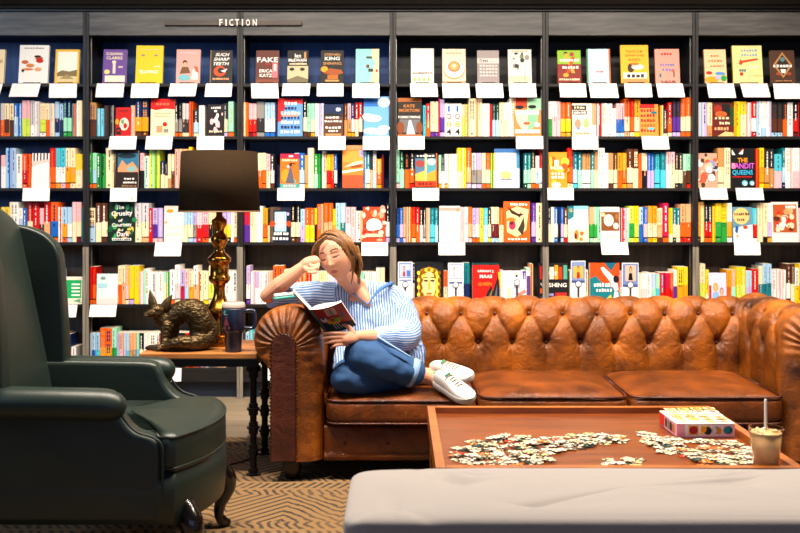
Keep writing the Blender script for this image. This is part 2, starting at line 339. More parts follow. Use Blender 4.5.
# ================================================================== BOOKS STANDING SPINE OUT
# rows[(bay, shelf)] = (first pixel column, 'width+colours[+height]' ...), '_' is a gap where a cover faces out
ROWS = {
(0,1): (0, '4Sod 5cdo 4.5cdo 4.5bl 3.4bl 4.7pLw36 3.7pLw36 4.7Sw36 5Sw35 6cLw 4cow 5Sc 4.5lnl35 4lnl 4nmg36 4.5nmg36 4so 6cw36'),
(1,1): (89, '7Dde34 .5_ 3.7ql28 3.8ql28 5xd31 5xs31 16.5_ 4.5ep31 6.7nad37 6.6nad37 25.5_ 4.3kso33 4kso33 3.5Sxc33 3Sxc33 4or35 .6_ 5.3xlc27 6w31 .5_ 18_ 4.6xcV33 .4_ 5.6mmo35'),
(2,1): (243, '5.5oc34 4pru33 4prr33 8sxs35 5.5lwb34 5lwb34 2n33 26_ 4kcd37 3.7mmd33 4mca33 4.8Sw33 4.5Vw33 19.5_ .4_ 3.5dDa33 3.7pDa33 3.8nSa33 3.6rcr34 4rck34'),
(3,1): (397, '25.5_ .4_ 3qqn31 4.5roa33 4.5ccv35 3.5ccv35 1.5P38 4.8VvV37 8.5#33 8.6#33 3.2cL32 3.5ac32 7cc38 7cD38 7.3w33 2.6r32 3.4Gll33 3.6Gll33 5cc34 5wc34 6.5we38'),
(4,1): (548, '4.3wgo35 4.8wp35 4p35 5oya34 5oya34 20.8_ 4.6ew33 5.2rw33 6Sw33 5wS33 3.6wl28 4pbl33 4.4pbl33 5.5oce38 4.3roc37 6.2acy37 19.5_ 3.6ac31 4xdc27 4.3roc34 .5_ 4xvV37 4.2xvV37 .4_ 5oco38 5.2oco39 1.5d8'),
(5,1): (698, '4lS34 5.5VS34 5.2cD34 22_ 6.5ya35 6.2yc35 4.3pw34 5rwr35 5lw35 5.2wl35 5wV35 6xdl34 5xdl34 4.6xoo34 6w34 5kru34 5rk34'),
(0,2): (0, '5pw33 5.5lb40 5lV40 6w34 5oro34 4.5or34 18_ 6roo40 4.9qwa40 4.8qwp40 5cao40 5.4cac40 7yc34'),
(1,2): (88, '4ggo35 4.5mlo35 4gG34 5gG34 6.7cc40 3ck34 24.5_ 4.4pkr35 5wm32 5.4Lm38 5.2Lg38 .7_ 4.2ncr27 3xcr25 3.4cD34 3cd34 .5_ 3.8pe39 4ec39 6e39 4y41 4x34 5r41 5c34 6w41 5d34 5b34 4c34'),
(2,2): (244, '4.5sd33 4.5dc33 4.5mmo34 4.5coo35 4.2coo35 4pcd34 4xSd34 20_ 5lwl35 5.4blw35 3aDa33 6.2cp40 4.2gm34 4gG34 4.3we37 .4_ 3.8yro34 3.6aro34 3bwk34 21.8_ 4.8Vns38 2.5ln36 4twc36 2.6xee36 3.7Sl38 5aoa29 2.5u34'),
(3,2): (396, '3.6mmp39 4.6Gmp38 .4_ 5kor37 5kor37 24_ 3mwa33 3Gwa33 3wwa34 3wa34 3.6wl34 3w34 4.6yc40 4.6yc40 5oeV40 .4_ 5SsS35 5VsV35 4.2cco35 4.7oco35 2.6gL35 4.4ycy35 26_ 3.7tmG35 3.7tmm35 4.6xco38 3.8wlo32 6rww38'),
(4,2): (548.3, '19.3_ 5.7roc40 4.6tlq36 4.5tmm36 4.1Dww35 4.5Dww35 3.5tm35 3.7Dcc36 7ww40 3.7ww35 5Dcd35 3.8dcc35 4.7aoa35 4.8aoa35 6dcD39 5.6dcD39 3.3o34 5.4ckc35 3.7bVV35 3.7bVV35 5.6tqq36 5.6tqq36 4.7pw36 4.4pc36 4xcx35 4xcx35 4mdr34 4mdr34 2.5L33'),
(5,2): (698, '20_ 6.5Dcc40 6.5c40 25_ 3.6ro39 4.9yay40 5.2xDa39 5.2xDa39 7.6qpp34 3.4tln40 7.2wp40 7wp40 6pw40'),
(0,3): (0, '4.5yc35 4.5y35 9.5wc40 4wl34 4.2bbn34 5.7rcr40 6.7rro39 4.5pdc34 6.2rec40 7.8obo40 4.2wr35 5lao35 4.6lwl35 4.6pcu40 5pcu40 2tta34'),
(1,3): (88.5, '6.3clq34 .3_ 5.8dcd39 6.4dcd39 27_ 7.2Sce39 7.2Sce39 3.8rra34 5Vvp34 5VVp34 20_ 5lcl34 5.2lcl34 3.4VsV34 6.2pro34 6.2pro34 3.7ckc34 3.3ckc34 6.4cc34 4.4Vyk34 4.4Vyk34 3w34 3.6cco34'),
(2,3): (243.6, '6.2rvv34 6.2ccp34 6.5ww36 5aoa34 2.3xcx33 21_ 4.6kcd38 4.9kcd38 4.6lVV33 4.8oyc34 4.7oyL34 2.6ykk34 6.7oe38 4.5oee39 4.5oee39 2.8yac33 4.8lmm39 5.1ltw39 5.2pwp35 5.1pp35 7we31 22.5_ .3_ 4.4kwV39'),
(3,3): (396, '3.6nbV34 3.6bVb34 2.6Dep35 2.5Dp35 3.5oc35 4roc35 4roo35 3.3kSs34 3ksS34 4ep34 4.6tqq34 3.7tll34 21.6_ 4.3pp35 4ww35 4oep35 3.6VSo34 3.7Vwo34 4yL34 4.6qll34 3.2xcy34 3.8cul35 4cul35 5oce34 27.3_ 4.6vVv39 6.5cc39'),
(4,3): (548, '3kcd36 3.6wc35 3.6bwb35 2.7nkb35 3bVl35 4dcr34 21.3_ 4.6egm35 3.7mgc35 4mm35 20_ 5.8pr34 2.3wm34 5.3LgL36 4.6yLy36 4.2lbl35 4.3bpb35 4.7aca36 4.6acy36 5.7ced34 6PPo39 4yc34 3.8tcG34 4tcG34 5.3eor38 5.4eor38'),
(5,3): (697, '4aad40 4cy40 3.8xro38 3.8xro38 3ya36 6ygg39 6ygg39 4.8waw39 20_ 5.2qrw34 .4_ 5.6cck39 4.7cck39 4.2wVa39 26_ 4p34'),
(0,4): (40, '5rc34 5w34 5eo34 4.5l34'),
(1,4): (87, '5rro37 3.7roo37 .6_ 21_ 4.2coe38 3.7ce38 3.4epc36 5.2yyV38 5.2yyV38 4.2pw32 7wm35 6.6wS32 6.6ww32 2.8mc32 2.8gc32 5.6wwo34 5.6wSc39 4.2VPV34 4.2plw34 4.7cac33 4.6weo38 5.3co32 5.2ccy32 5.3cLc38 5w33 5c33 7w33 7ww33'),
(2,4): (246, '4.2Vwv38 4.6pw32 4.2Vwv32 4.6w32 4.2wp32 5ep32 5.3oee38 5.4oee38 5c34 5ep34 4.5oe33 4.5oee33 4.5oe33 4.5rc33 4ca32 4cw32 4cL32 4cm32 4.5w32 4.5wV32 5c32 5w33 5c33 6or34 4.5mSw32 5mw32 5Sw32 4w32 4.4cw36 4.4c36'),
(3,4): (397.5, '5w34 5wp36 5w30 3nwn40 28_ 4.3occ33 5.5wc32 6wp34 3ee34 1_ 6.5tnt41 28_ 3yVy32 4wc33 4.5Vy31 5w32 4yLc31 4cw32 4vtV33 4mw36 3ek40'),
(4,4): (549, '21_ 5w33 5wc36 4.5yLy33 4cp34 31_ 3.2pwp33 4ck32 4wk32 5w31 6wc30 5.6wS30 5wS31 4lmm30 4mqq30 5.2PrP31 4.8PrP31 3.7orw31 3.6wvg34 6yag37 5yag37'),
(5,4): (700, '6cLc40 3.6yc34 17.5_ 4.8aoa34 4.8emg34 4.8yLy37 4.8yLy37 6.2lVw33 6.7rro35 4.3ctt38 4.2ltl40 4.6ltl40 4.8wp34 4.8pw34 4.8wp34 4.2dwd40 4.2dcd40 4.3wya36 5yay40 5yac40'),
(0,5): (50, '5c33 5lwl34 7rro34 3.5nrk33 5w20'),
(1,5): (88.5, '3lS34 3.8lbl34 4lqS34 6oae39 6oae39 5mgw39 3.2Vlw34 3.2epe34 3.2lVl34 3.2lql34 3.4eDe34 3.4ese34 3.2mqt34 4.2kcd34 6wc34 6w34 6wr34 5ce34 5ca34 5mc34 4.2kmk34 4klk34 4.2rro34 4ror34 4.2roo34 3Pp34 5pw34 4w34 3.6sls34 3.6sls34 5e34 5dcd34 4.5kdk34'),
(2,5): (245, '4llw34 4qwl38 3.6scs34 4.5ew34 5wp34 4c34'),
}
OCC = [(177, 152, 258, 212), (0, 245, 62, 400), (0, 375, 165, 400), (150, 300, 250, 360), (318, 231, 352, 290), (255, 300, 420, 400), (400, 298, 800, 400), (212, 212, 226, 300), (62, 365, 140, 400)]
def occluded(x0, x1, y0, y1):
    a = 0
    for o in OCC:
        a += max(0, min(x1, o[2]) - max(x0, o[0])) * max(0, min(y1, o[3]) - max(y0, o[1]))
    x1c = max(0, min(x1, 800) - max(x0, 0)) / (x1 - x0)
    return max(0, (x1 - x0) * (y1 - y0) * x1c - a)
BASEY = (83.6, 136.2, 188, 242.3, 304.5, 368)
YB = 6.425
SHELVED = []; FIRSTX = {}
for (bay, row), (px, toks) in ROWS.items():
    n = 0
    for tk in toks.split():
        k = 0
        while k < len(tk) and (tk[k].isdigit() or tk[k] == '.'): k += 1
        w = float(tk[:k]); rest = tk[k:]
        if rest[0] == '_': px += w; continue
        j = len(rest)
        while j and rest[j - 1].isdigit(): j -= 1
        cols, hh = rest[:j], float(rest[j:] or 33)
        n += 1
        SHELVED.append(dict(bay=bay, row=row, px=px, w=w, cols=cols, h=hh, n=n, vis=occluded(px, px + w, BASEY[row] - hh, BASEY[row])))
        px += w
def book_mesh(mb, b, ox=0, oy=0, oz=0):
    """one book at its own origin: bottom middle of its spine"""
    rnd = random.Random(int(b['px'] * 31 + b['row'] * 977))
    w = b['w'] * YB / F - .0014; h = b['h'] * YB / F; dp = .135 + rnd.random() * .02; x0, x1 = ox - w / 2, ox + w / 2
    cols = b['cols']; c0 = cov('w' if cols == '#' else cols[0])
    if cols == '#': zones = [(0, 1, 'w')]
    elif len(cols) == 3 and rnd.random() < .35: zones = [(0, .5, cols[1]), (.5, 1, cols[0])]
    elif len(cols) == 3: zones = [(0, .11, cols[2]), (.14, .52, cols[1]), (.52, 1, cols[0])]
    elif len(cols) == 2 and rnd.random() < .3: s = .2 + rnd.random() * .5; zones = [(0, s, cols[1]), (s, 1, cols[0])]
    else: zones = [(0, 1, cols[0])]
    r = min(.004, w * .18)
    for za, zb, c in zones:                       # rounded spine in colour zones
        m = cov(c)
        prof = [(x0, oy + r), (x0 + r, oy), (x1 - r, oy), (x1, oy + r)]
        vs = [(x, y, oz + za * h) for x, y in prof] + [(x, y, oz + zb * h) for x, y in prof]
        mb.add(vs, [(k, k + 1, k + 5, k + 4) for k in range(3)], m)
    mb.add([(x0, oy + r, oz), (x0, oy + dp, oz), (x0, oy + dp, oz + h), (x0, oy + r, oz + h)], [(0, 1, 2, 3)], c0)
    mb.add([(x1, oy + r, oz), (x1, oy + dp, oz), (x1, oy + dp, oz + h), (x1, oy + r, oz + h)], [(0, 1, 2, 3)], c0)
    top = [(x0, oy + r), (x0 + r, oy), (x1 - r, oy), (x1, oy + r), (x1, oy + dp), (x0, oy + dp)]
    t = min(.0016, w * .2)
    mb.add([(x, y, oz + h) for x, y in top] + [(x, y, oz) for x, y in top], [tuple(range(6))], c0)
    mb.add([(x0 + t, oy + .006, oz + h + .0003), (x1 - t, oy + .006, oz + h + .0003), (x1 - t, oy + dp, oz + h + .0003), (x0 + t, oy + dp, oz + h + .0003)], [(0, 1, 2, 3)], PAGES)
    mb.add([(x0, oy + dp, oz), (x1, oy + dp, oz), (x1, oy + dp, oz + h), (x0, oy + dp, oz + h)], [(0, 1, 2, 3)], PAGES)
    mb.add([(x, y, oz) for x, y in top], [tuple(range(5, -1, -1))], c0)
    if cols == '#':
        for ch, z, c in (('1', .84, 'b'), ('Q', .60, 'r'), ('8', .37, 'a'), ('4', .14, 'k')):
            write(mb, ch, ox, oz + z * h, w * (.26 if ch == '1' else .62), .04, oy - .0004, cov(c))
        return
    if len(cols) == 2 and len(zones) == 1 and cols[1] != cols[0]:     # a second colour wrapping round one edge
        a_, b_ = (x0 + r, x0 + r + w * .3) if rnd.random() < .5 else (x1 - r - w * .3, x1 - r)
        mb.add([(a_, oy - .0002, oz), (b_, oy - .0002, oz), (b_, oy - .0002, oz + h), (a_, oy - .0002, oz + h)], [(0, 1, 2, 3)], cov(cols[1]))
    if b['w'] > 2.8:                               # title running down the spine as short strokes
        dark = cols[0] in 'kxnGubdvPtrg'
        tm = cov((cols[1] if len(cols) > 1 and rnd.random() < .6 and cols[1] != zones[-1][2] else 'w') if dark else rnd.choice('sDdxeSn'))
        z = .93; wl = w * (.12 + rnd.random() * .12); cx = ox + (rnd.random() - .5) * w * .12; lines = 2 if w > .034 and rnd.random() < .4 else 1
        stop = .30 + rnd.random() * .2
        while z > stop:
            L = .025 + rnd.random() * .07
            for q in range(lines):
                xx = cx + (q - (lines - 1) / 2) * w * .34
                mb.add([(xx - wl / 2, oy - .0004, oz + (z - L) * h), (xx + wl / 2, oy - .0004, oz + (z - L) * h), (xx + wl / 2, oy - .0004, oz + z * h), (xx - wl / 2, oy - .0004, oz + z * h)], [(0, 1, 2, 3)], tm)
            z -= L + .018 + (.05 if rnd.random() < .2 else 0)
        if rnd.random() < .4:
            s = w * .26
            mb.add([(ox - s / 2, oy - .0004, oz + .05 * h), (ox + s / 2, oy - .0004, oz + .05 * h), (ox + s / 2, oy - .0004, oz + .05 * h + s), (ox - s / 2, oy - .0004, oz + .05 * h + s)], [(0, 1, 2, 3)], tm)

ORD = 'first second third fourth fifth sixth seventh eighth ninth tenth eleventh twelfth thirteenth fourteenth fifteenth sixteenth seventeenth eighteenth nineteenth twentieth twenty-first twenty-second twenty-third twenty-fourth twenty-fifth twenty-sixth twenty-seventh twenty-eighth twenty-ninth thirtieth thirty-first thirty-second thirty-third thirty-fourth thirty-fifth thirty-sixth'.split()
RN = ['top', 'second', 'third', 'fourth', 'fifth', 'lowest']
order = sorted(SHELVED, key=lambda b: -b['vis'])
PICK = {id(b) for b in order[:300] if b['vis'] > 20}
rest = MB(); used = {}
def cw(b): return 'white' if b['cols'] == '#' else PAL[b['cols'][0]][0]
byrow = {}
for b in SHELVED: byrow.setdefault((b['bay'], b['row']), []).append(b)
for b in SHELVED:
    x = (b['px'] + b['w'] / 2 - VX) * YB / F; z = ROWZ[b['row']] + .0006; y = YB + (random.random()) * .012
    if id(b) in PICK:
        mb = MB(); book_mesh(mb, b); o = mb.build('book'); o.location = (x, y, z)
        h = 'tall ' if b['h'] >= 38 else 'short ' if b['h'] < 32 else ''
        two = ''
        if len(b['cols']) == 3 and len({b['cols'][1], b['cols'][0]}) == 2: two = ' and ' + PAL[b['cols'][1]][0]
        elif len(b['cols']) == 3 and b['cols'][2] != b['cols'][0]: two = ' and ' + PAL[b['cols'][2]][0]
        lab = '%s%s%s spine, %s on the %s shelf, bookcase %s' % (h, cw(b), two, ORD[b['n'] - 1], RN[b['row']], BAYN[b['bay']])
        if b['cols'] == '#':
            lab = 'white spine reading 1Q84, %s on the second shelf, bookcase behind the white shoes' % ORD[b['n'] - 1]
        while len(lab.replace('-', ' ').split()) > 16 and two: lab = lab.replace(two, ''); two = ''
        tag(o, lab, 'book', 'books standing spine out on the shelves')
    else:
        book_mesh(rest, b, x, y, z)
o = rest.build('shelved_books'); tag(o, 'thinner and half hidden paperbacks filling gaps along the black shelves', 'books'); o['kind'] = 'stuff'
# ================================================================== BOOKS FACING OUT
def pcol(c): return cov(c) if len(c) == 1 else mat('print_' + c.lstrip('#'), deep(c), rough=.5, spec=.25, var=.04, scale=60)
def draw(mb, items, w, h, fr, seed=1):
    """flat printed shapes and lettering on a w by h cover (u, v from 0 to 1), each a hair above the last"""
    rnd = random.Random(seed); y = -.0006
    for it in items:
        k = it[0]; y -= .00025
        if k == 'r':
            _, u0, v0, u1, v1, c = it; pts = [(u0, v0), (u1, v0), (u1, v1), (u0, v1)]
        elif k == 'e':
            _, cu, cv_, ru, rv, c = it; pts = [(cu + ru * math.cos(t * math.pi / 10), cv_ + rv * math.sin(t * math.pi / 10)) for t in range(20)]
        elif k == 'p': _, pts, c = it
        elif k == 't':
            _, s, u, v, tw, th, c = it[:7]
            write(mb, s, (u - .5) * w, v * h, tw * w, th * h, y, pcol(c), fr, it[7] if len(it) > 7 else 0, it[8] if len(it) > 8 else 0); continue
        elif k == 's':                             # a line of lettering too small to read: short blocks
            _, u0, v0, u1, v1, n, c = it; u = u0; st = (u1 - u0) / n
            for q in range(n):
                a = u + st * .08; b = u + st * (.6 + .32 * rnd.random()); vt = v1 - (v1 - v0) * .25 * rnd.random() * (n > 3)
                vs = [((a - .5) * w, v0 * h), ((b - .5) * w, v0 * h), ((b - .5) * w, vt * h), ((a - .5) * w, vt * h)]
                mb.add([fr @ Vector((x, y, z)) for x, z in vs], [(0, 1, 2, 3)], pcol(c)); u += st
            continue
        vs = [fr @ Vector(((u - .5) * w, y, v * h)) for u, v in pts]
        mb.add(vs, [tuple(range(len(vs)))], pcol(c))
LIN_ = lambda v0, v1, c, n=5, u0=.15, u1=.85: ('s', u0, v0, u1, v1, n, c)
def blobs(seed, n, cols, u0=.05, u1=.95, v0=.05, v1=.95, r=.07):
    rn = random.Random(seed)
    return [('e', u0 + rn.random() * (u1 - u0), v0 + rn.random() * (v1 - v0), r * (.5 + rn.random()), r * .8 * (.4 + rn.random()), rn.choice(cols)) for _ in range(n)]
def figure(u, v, s, skin, top, hair):            # a small printed person
    return [('p', [(u - .16 * s, v), (u - .11 * s, v + .2 * s), (u + .11 * s, v + .2 * s), (u + .16 * s, v)], top), ('e', u, v + .3 * s, .1 * s, .1 * s, hair), ('e', u, v + .28 * s, .07 * s, .08 * s, skin)]
FACE = [  # bay, shelf, x0, x1, top, cover colour, edge colour, label, print, yaw
(0,0,-8,3,49,'c','c','cream book cut by the picture edge on the top shelf of the first bookcase',[LIN_(.6,.7,'D')],.12),
(0,0,18,47,44.5,'#f1ece6','w','white book with small orange and red figures on the top shelf',[LIN_(.9,.94,'s',7),('e',.62,.7,.12,.03,'k'),('r',.55,.62,.8,.68,'#b5532c'),('e',.7,.58,.13,.05,'r'),('e',.2,.55,.12,.05,'#c9743c'),('e',.38,.46,.14,.05,'#d98d55'),('e',.3,.36,.2,.03,'#d98d55'),('e',.66,.36,.12,.05,'#e0a77c'),('e',.14,.32,.05,.03,'x')],.14),
(0,0,54,78,49,'#e3b94f','c','gold framed book with a pale sepia landscape print on the top shelf',[('r',.1,.05,.92,.93,'#f3ecdc'),('p',[(.1,.3),(.3,.38),(.6,.34),(.92,.4),(.92,.2),(.1,.18)],'#8a7a58'),('r',.1,.06,.92,.2,'#d8c79c'),('p',[(.2,.12),(.5,.26),(.8,.12)],'#a8946a')],.12),
(1,0,102,125.5,49,'#76589c','y','purple book with a pale statue figure and cream title on the top shelf',[('t','SUSANNA',.48,.87,.72,.085,'c'),('t','CLARKE',.48,.745,.7,.085,'c'),('e',.47,.62,.09,.05,'c'),('r',.42,.28,.54,.6,'#dccfc2'),('r',.1,.03,.95,.22,'#e9dcc6'),('e',.18,.33,.12,.07,'#e3cf8d'),('s',.66,.45,.85,.5,3,'c')],.06),
(1,0,135,162,45,'#f1c62a','w','bright yellow book with two small dark eyes on the top shelf',[('e',.26,.74,.07,.025,'s'),('e',.74,.74,.07,.025,'s'),('t','YELLOWFACE',.48,.3,.72,.09,'w'),LIN_(.42,.46,'w',4,.7,.9),LIN_(.88,.9,'c',7)],.1),
(1,0,175.5,199.5,49,'#d9a79e','e','pink book with a seated reader in a brown top on the top shelf',[('e',.36,.62,.1,.06,'d'),('e',.37,.56,.07,.06,'e'),('p',[(.15,.27),(.25,.48),(.5,.48),(.6,.3)],'#7d5a3a'),('e',.34,.16,.25,.09,'#7fb9c0'),('p',[(.62,.1),(.7,.42),(.9,.4),(.92,.1)],'#f0d9d0'),('p',[(.8,.35),(.75,.52),(.9,.48),(.95,.3)],'#d8674f'),LIN_(.86,.92,'p',6)],.06),
(1,0,209.5,231.5,50,'#332e2e','d','charcoal book with slanted white title and orange ring on the top shelf',[('t','SUCH',.55,.87,.6,.1,'w',0,.3),('t','SHARP',.52,.73,.7,.1,'w',0,.3),('t','TEETH',.48,.59,.72,.1,'w',0,.3),('e',.45,.36,.28,.16,'#e05a16'),('e',.5,.38,.16,.09,'#332e2e'),('p',[(.5,.37),(.8,.44),(.66,.32)],'w'),LIN_(.1,.16,'e',9,.12,.9),('r',.0,.0,.05,1,'#8a7350')],.04),
(2,0,255.5,278.5,50,'#6e3a2c','c','red-brown book titled FAKE in white block letters on the top shelf',[('r',0,.0,1,.12,'#8a5138'),('t','FAKE',.5,.71,.92,.15,'w'),('t','ERICA',.44,.37,.58,.1,'w'),('t','KATZ',.44,.23,.55,.1,'w'),('r',.72,.16,.95,.6,'#dd7a84'),('r',.78,.36,.9,.58,'#f1c9c4'),LIN_(.56,.59,'r',3,.4,.65)],.05),
(2,0,287,308,50,'#16140f','c','black and sepia book with a face peering over its lower half on the top shelf',[('t','Ian',.5,.84,.3,.12,'w'),('t','McEWAN',.48,.7,.86,.1,'w'),LIN_(.56,.62,'c',9,.1,.95),('r',0,.02,1,.52,'#c3b695'),('e',.22,.42,.12,.05,'#3a342a'),('e',.72,.42,.12,.05,'#3a342a'),('p',[(.0,.1),(.5,.22),(1,.12),(1,.02),(0,.02)],'#7e745c'),('r',.8,.75,.9,.95,'D')],.03),
(2,0,320.5,343.5,50,'#15110e','c','black book with gold author lettering and orange disc on the top shelf',[('t','STEPHEN',.5,.87,.7,.075,'D'),('t','KING',.5,.75,.66,.11,'w'),('t','SHINING',.5,.6,.8,.085,'D'),('e',.16,.42,.16,.09,'a'),('p',[(.1,.3),(.4,.45),(.9,.4),(1,.3),(.6,.22)],'#a15a1c'),('r',.3,.12,.75,.24,'#c8701f'),('r',.2,.04,.8,.1,'D')],.02),
(2,0,355.5,379,48.5,'#93cdc9','e','aqua and sand book like a coast seen from above on the top shelf',[('p',[(.72,1),(.66,.8),(.85,.6),(.7,.3),(.62,0),(1,0),(1,1)],'#ecc9a6'),('r',.45,.72,.7,.78,'#5c4a3a'),('r',.45,.44,.58,.54,'#7a3f33'),('r',.54,.33,.75,.42,'#4a3a30'),('e',.9,.36,.05,.04,'r')],0),
(3,0,411,434,48,'#d9d8d0','w','white book with little green sprouts along the bottom on the top shelf',[LIN_(.88,.91,'S',8),LIN_(.62,.66,'S',6),LIN_(.27,.31,'d',8,.08,.95)]+[('p',[(.1+.2*k,.06),(.16+.2*k,.22),(.24+.2*k,.06)],'#9ec26a') for k in range(4)],0),
(3,0,442.5,466,48.5,'#d8c8b4','c','tan book with a coffee cup seen from above on the top shelf',[LIN_(.86,.9,'D',5),('e',.5,.36,.46,.26,'#c9a07a'),('e',.5,.4,.42,.24,'#f2e8dc'),('e',.5,.48,.27,.16,'#b97f4c'),('e',.5,.49,.2,.12,'#dba46a'),('e',.5,.5,.08,.05,'#f3dcb8'),('r',0,.0,1,.06,'#c2a183')],0),
(3,0,477.5,499.5,50,'#9d9392','s','grey-pink textured book with faint lettering on the top shelf',[('r',.0,.6,1,.76,'#c9bdb9'),('t','D',.16,.69,.1,.09,'x'),LIN_(.65,.7,'x',3,.25,.5)]+[LIN_(.5-.1*k,.56-.1*k,'#cfc6c2',6,.1,.95) for k in range(4)],0),
(3,0,508.5,532,49,'#d2d0c8','c','white book with sketched dark plants and a green foot on the top shelf',blobs(5,9,['x','s','#7d8a6a'],.15,.85,.4,.92,.07)+[('r',.05,.05,.9,.2,'#c8dfa8'),('p',[(.68,.1),(.75,.5),(.71,.1)],'x'),LIN_(.93,.96,'D',6)],-.01),
(4,0,558,581.5,50,'#8a2a1e','r','green and red book with bold white lettering on the top shelf',[('r',0,.58,1,1,'#8fb52e'),('e',.35,.9,.09,.06,'k'),('e',.62,.88,.1,.07,'#a8472e'),('p',[(.28,.9),(.42,.9),(.75,.3),(.6,.3)],'#d9a441'),('p',[(.62,.8),(.76,.8),(.5,.3),(.36,.3)],'#c7522e'),LIN_(.66,.74,'w',7,.1,.95),LIN_(.44,.52,'w',6,.2,.9),LIN_(.08,.14,'c',10,.06,.95),('e',.35,.24,.12,.06,'a')],-.06),
(4,0,587.5,611,48.5,'#bcd3e0','o','pale lilac book with a green spine edge and red script on the top shelf',[('r',0,0,.06,1,'#2c9a78'),LIN_(.31,.36,'r',4,.4,.72),LIN_(.88,.9,'S',7),LIN_(.56,.6,'S',4),LIN_(.1,.13,'l',7),('r',.94,0,1,1,'o')],-.06),
(4,0,621.5,649.5,44.5,'#e9b32e','a','golden yellow book with a dark spotted bird-like picture on the top shelf',[('t','TAYLOR',.5,.83,.62,.07,'#9a6a12'),('t','JENKINS',.5,.72,.7,.07,'#9a6a12'),('t','REID',.5,.61,.42,.07,'#9a6a12'),('e',.36,.4,.12,.12,'#4b3527'),('e',.6,.42,.22,.07,'#e9e0d0'),('e',.5,.5,.15,.04,'#c77a22'),('r',.08,.12,.92,.27,'w'),LIN_(.14,.24,'x',4,.2,.85),('r',.05,.02,.95,.1,'D')],-.08),
(4,0,656,680.5,48.5,'#e59d8e','o','salmon pink book with blue capitals and a red heading on the top shelf',[LIN_(.82,.89,'r',4,.25,.7),LIN_(.5,.57,'#5b78b8',6,.2,.8),LIN_(.36,.43,'#5b78b8',4,.28,.8),('e',.2,.22,.05,.06,'t'),('r',.73,.17,.78,.36,'x'),('e',.72,.36,.08,.03,'#d8674f'),LIN_(.04,.07,'x',4,.2,.8)],-.08),
(5,0,705.5,727.5,49,'#f5c9a0','e','peach book with orange script above a colourful garden strip on the top shelf',[LIN_(.78,.83,'o',3,.3,.7),LIN_(.63,.69,'o',5,.18,.85),LIN_(.48,.53,'o',6,.25,.92),('e',.2,.3,.14,.05,'r'),('e',.7,.28,.24,.05,'#5a9ad0'),('e',.3,.1,.3,.1,'a'),('e',.85,.14,.14,.09,'g'),('e',.6,.16,.14,.05,'V')],-.02),
(5,0,734,763.5,45,'#f4dc9a','y','pale yellow book with blue lettering and slanted orange script on the top shelf',[LIN_(.84,.9,'#6aa5cf',6,.3,.85),LIN_(.72,.78,'#6aa5cf',6,.3,.85),('p',[(.2,.5),(.25,.64),(.32,.6),(.85,.66),(.85,.61),(.35,.54),(.3,.48)],'#e0521a'),LIN_(.4,.45,'l',4,.5,.9),LIN_(.3,.37,'t',3,.2,.45),('e',.28,.24,.06,.05,'r'),LIN_(.18,.2,'D',6,.45,.95)],-.1),
(5,0,772,796,50,'#593622','D','ornate brown book with a diamond lattice and white title on the top shelf',[('p',[(.5,.95),(.9,.55),(.5,.15),(.1,.55)],'#b98a52'),('p',[(.5,.87),(.8,.55),(.5,.23),(.2,.55)],'#3b2417'),('e',.5,.72,.1,.07,'#5f8a94'),LIN_(.48,.57,'w',6,.1,.9),('p',[(.44,.3),(.4,.42),(.62,.42),(.58,.3)],'w'),('e',.3,.28,.1,.05,'#a24e2c'),('e',.74,.28,.1,.05,'#a24e2c'),LIN_(.05,.08,'D',8)],-.12),
# second shelf
(1,1,115.3,131,107,'#c2211a','r','red book with a curled white shape and a small dark panel on the second shelf',[LIN_(.86,.9,'k',7),('e',.55,.42,.3,.22,'#e8e3c8'),('e',.45,.5,.1,.08,'#7d9c6b'),('e',.62,.36,.12,.1,'#c2211a'),('r',.05,.06,.35,.3,'#2c2320'),('e',.2,.2,.08,.04,'r'),('e',.1,.5,.12,.1,'a')],0),
(1,1,150.3,174.5,98.5,'#eeddb8','c','cream book with a bold red band across its head on the second shelf',[('p',[(0,.74),(.2,.7),(.6,.74),(1,.72),(1,1),(0,1)],'#d5180f'),LIN_(.83,.9,'#f0785a',4,.2,.8),LIN_(.6,.63,'D',8),LIN_(.52,.55,'D',7),('r',.25,.1,.5,.28,'#d49a76'),('r',.55,.1,.75,.2,'s'),('e',.6,.32,.1,.06,'r')],0),
(1,1,207.3,224.3,104,'#2a1d26','d','dark book with pink and white scribbled flowers on the second shelf',blobs(11,12,['p','w','#c0566c','#e9d7d3'],.1,.9,.1,.8,.1)+[LIN_(.86,.93,'w',5,.2,.8),LIN_(.12,.18,'c',6,.1,.9)],0),
(2,1,277.5,302.5,98,'#6f9fd0','r','blue book with a red corner and rows of navy lettering on the second shelf',[('p',[(0,1),(1,1),(1,.85),(.6,.9),(.3,.82),(.15,.4),(0,.38)],'#cf1c1c')]+[LIN_(.83-.125*k,.91-.125*k,'#1b2f66' if k%2 else '#eef0f4',6-(k<2)*2,.12+.14*(k<2),.92-.12*(k<2)) for k in range(7)]+[LIN_(.52,.58,'#e9a27a',6)],0),
(2,1,323.3,343.2,104,'#6a4632','d','brown book with a night sky over pale lettering on the second shelf',[('r',0,.7,1,1,'#17335e'),('e',.75,.84,.13,.06,'#cdd6df'),('p',[(0,.68),(.4,.74),(1,.66),(1,.62),(0,.62)],'#2a2420'),LIN_(.56,.62,'w',4,.1,.8),LIN_(.44,.5,'w',6,.05,.95),LIN_(.24,.31,'w',5,.1,.9),LIN_(.14,.2,'w',4,.25,.75),('r',.1,.02,.9,.08,'D')],0),
(2,1,363.5,389,96,'#78ade0','l','sky blue book with soft white clouds on the second shelf',[('r',0,.75,.6,.93,'#2f78c0'),('e',.8,.85,.25,.12,'#dfeaf3'),('e',.35,.45,.36,.09,'w'),('e',.15,.5,.2,.07,'#e6eff6'),('e',.3,.13,.3,.08,'w'),('e',.8,.2,.24,.07,'#eef3f7'),('e',.65,.1,.3,.07,'w')],0),
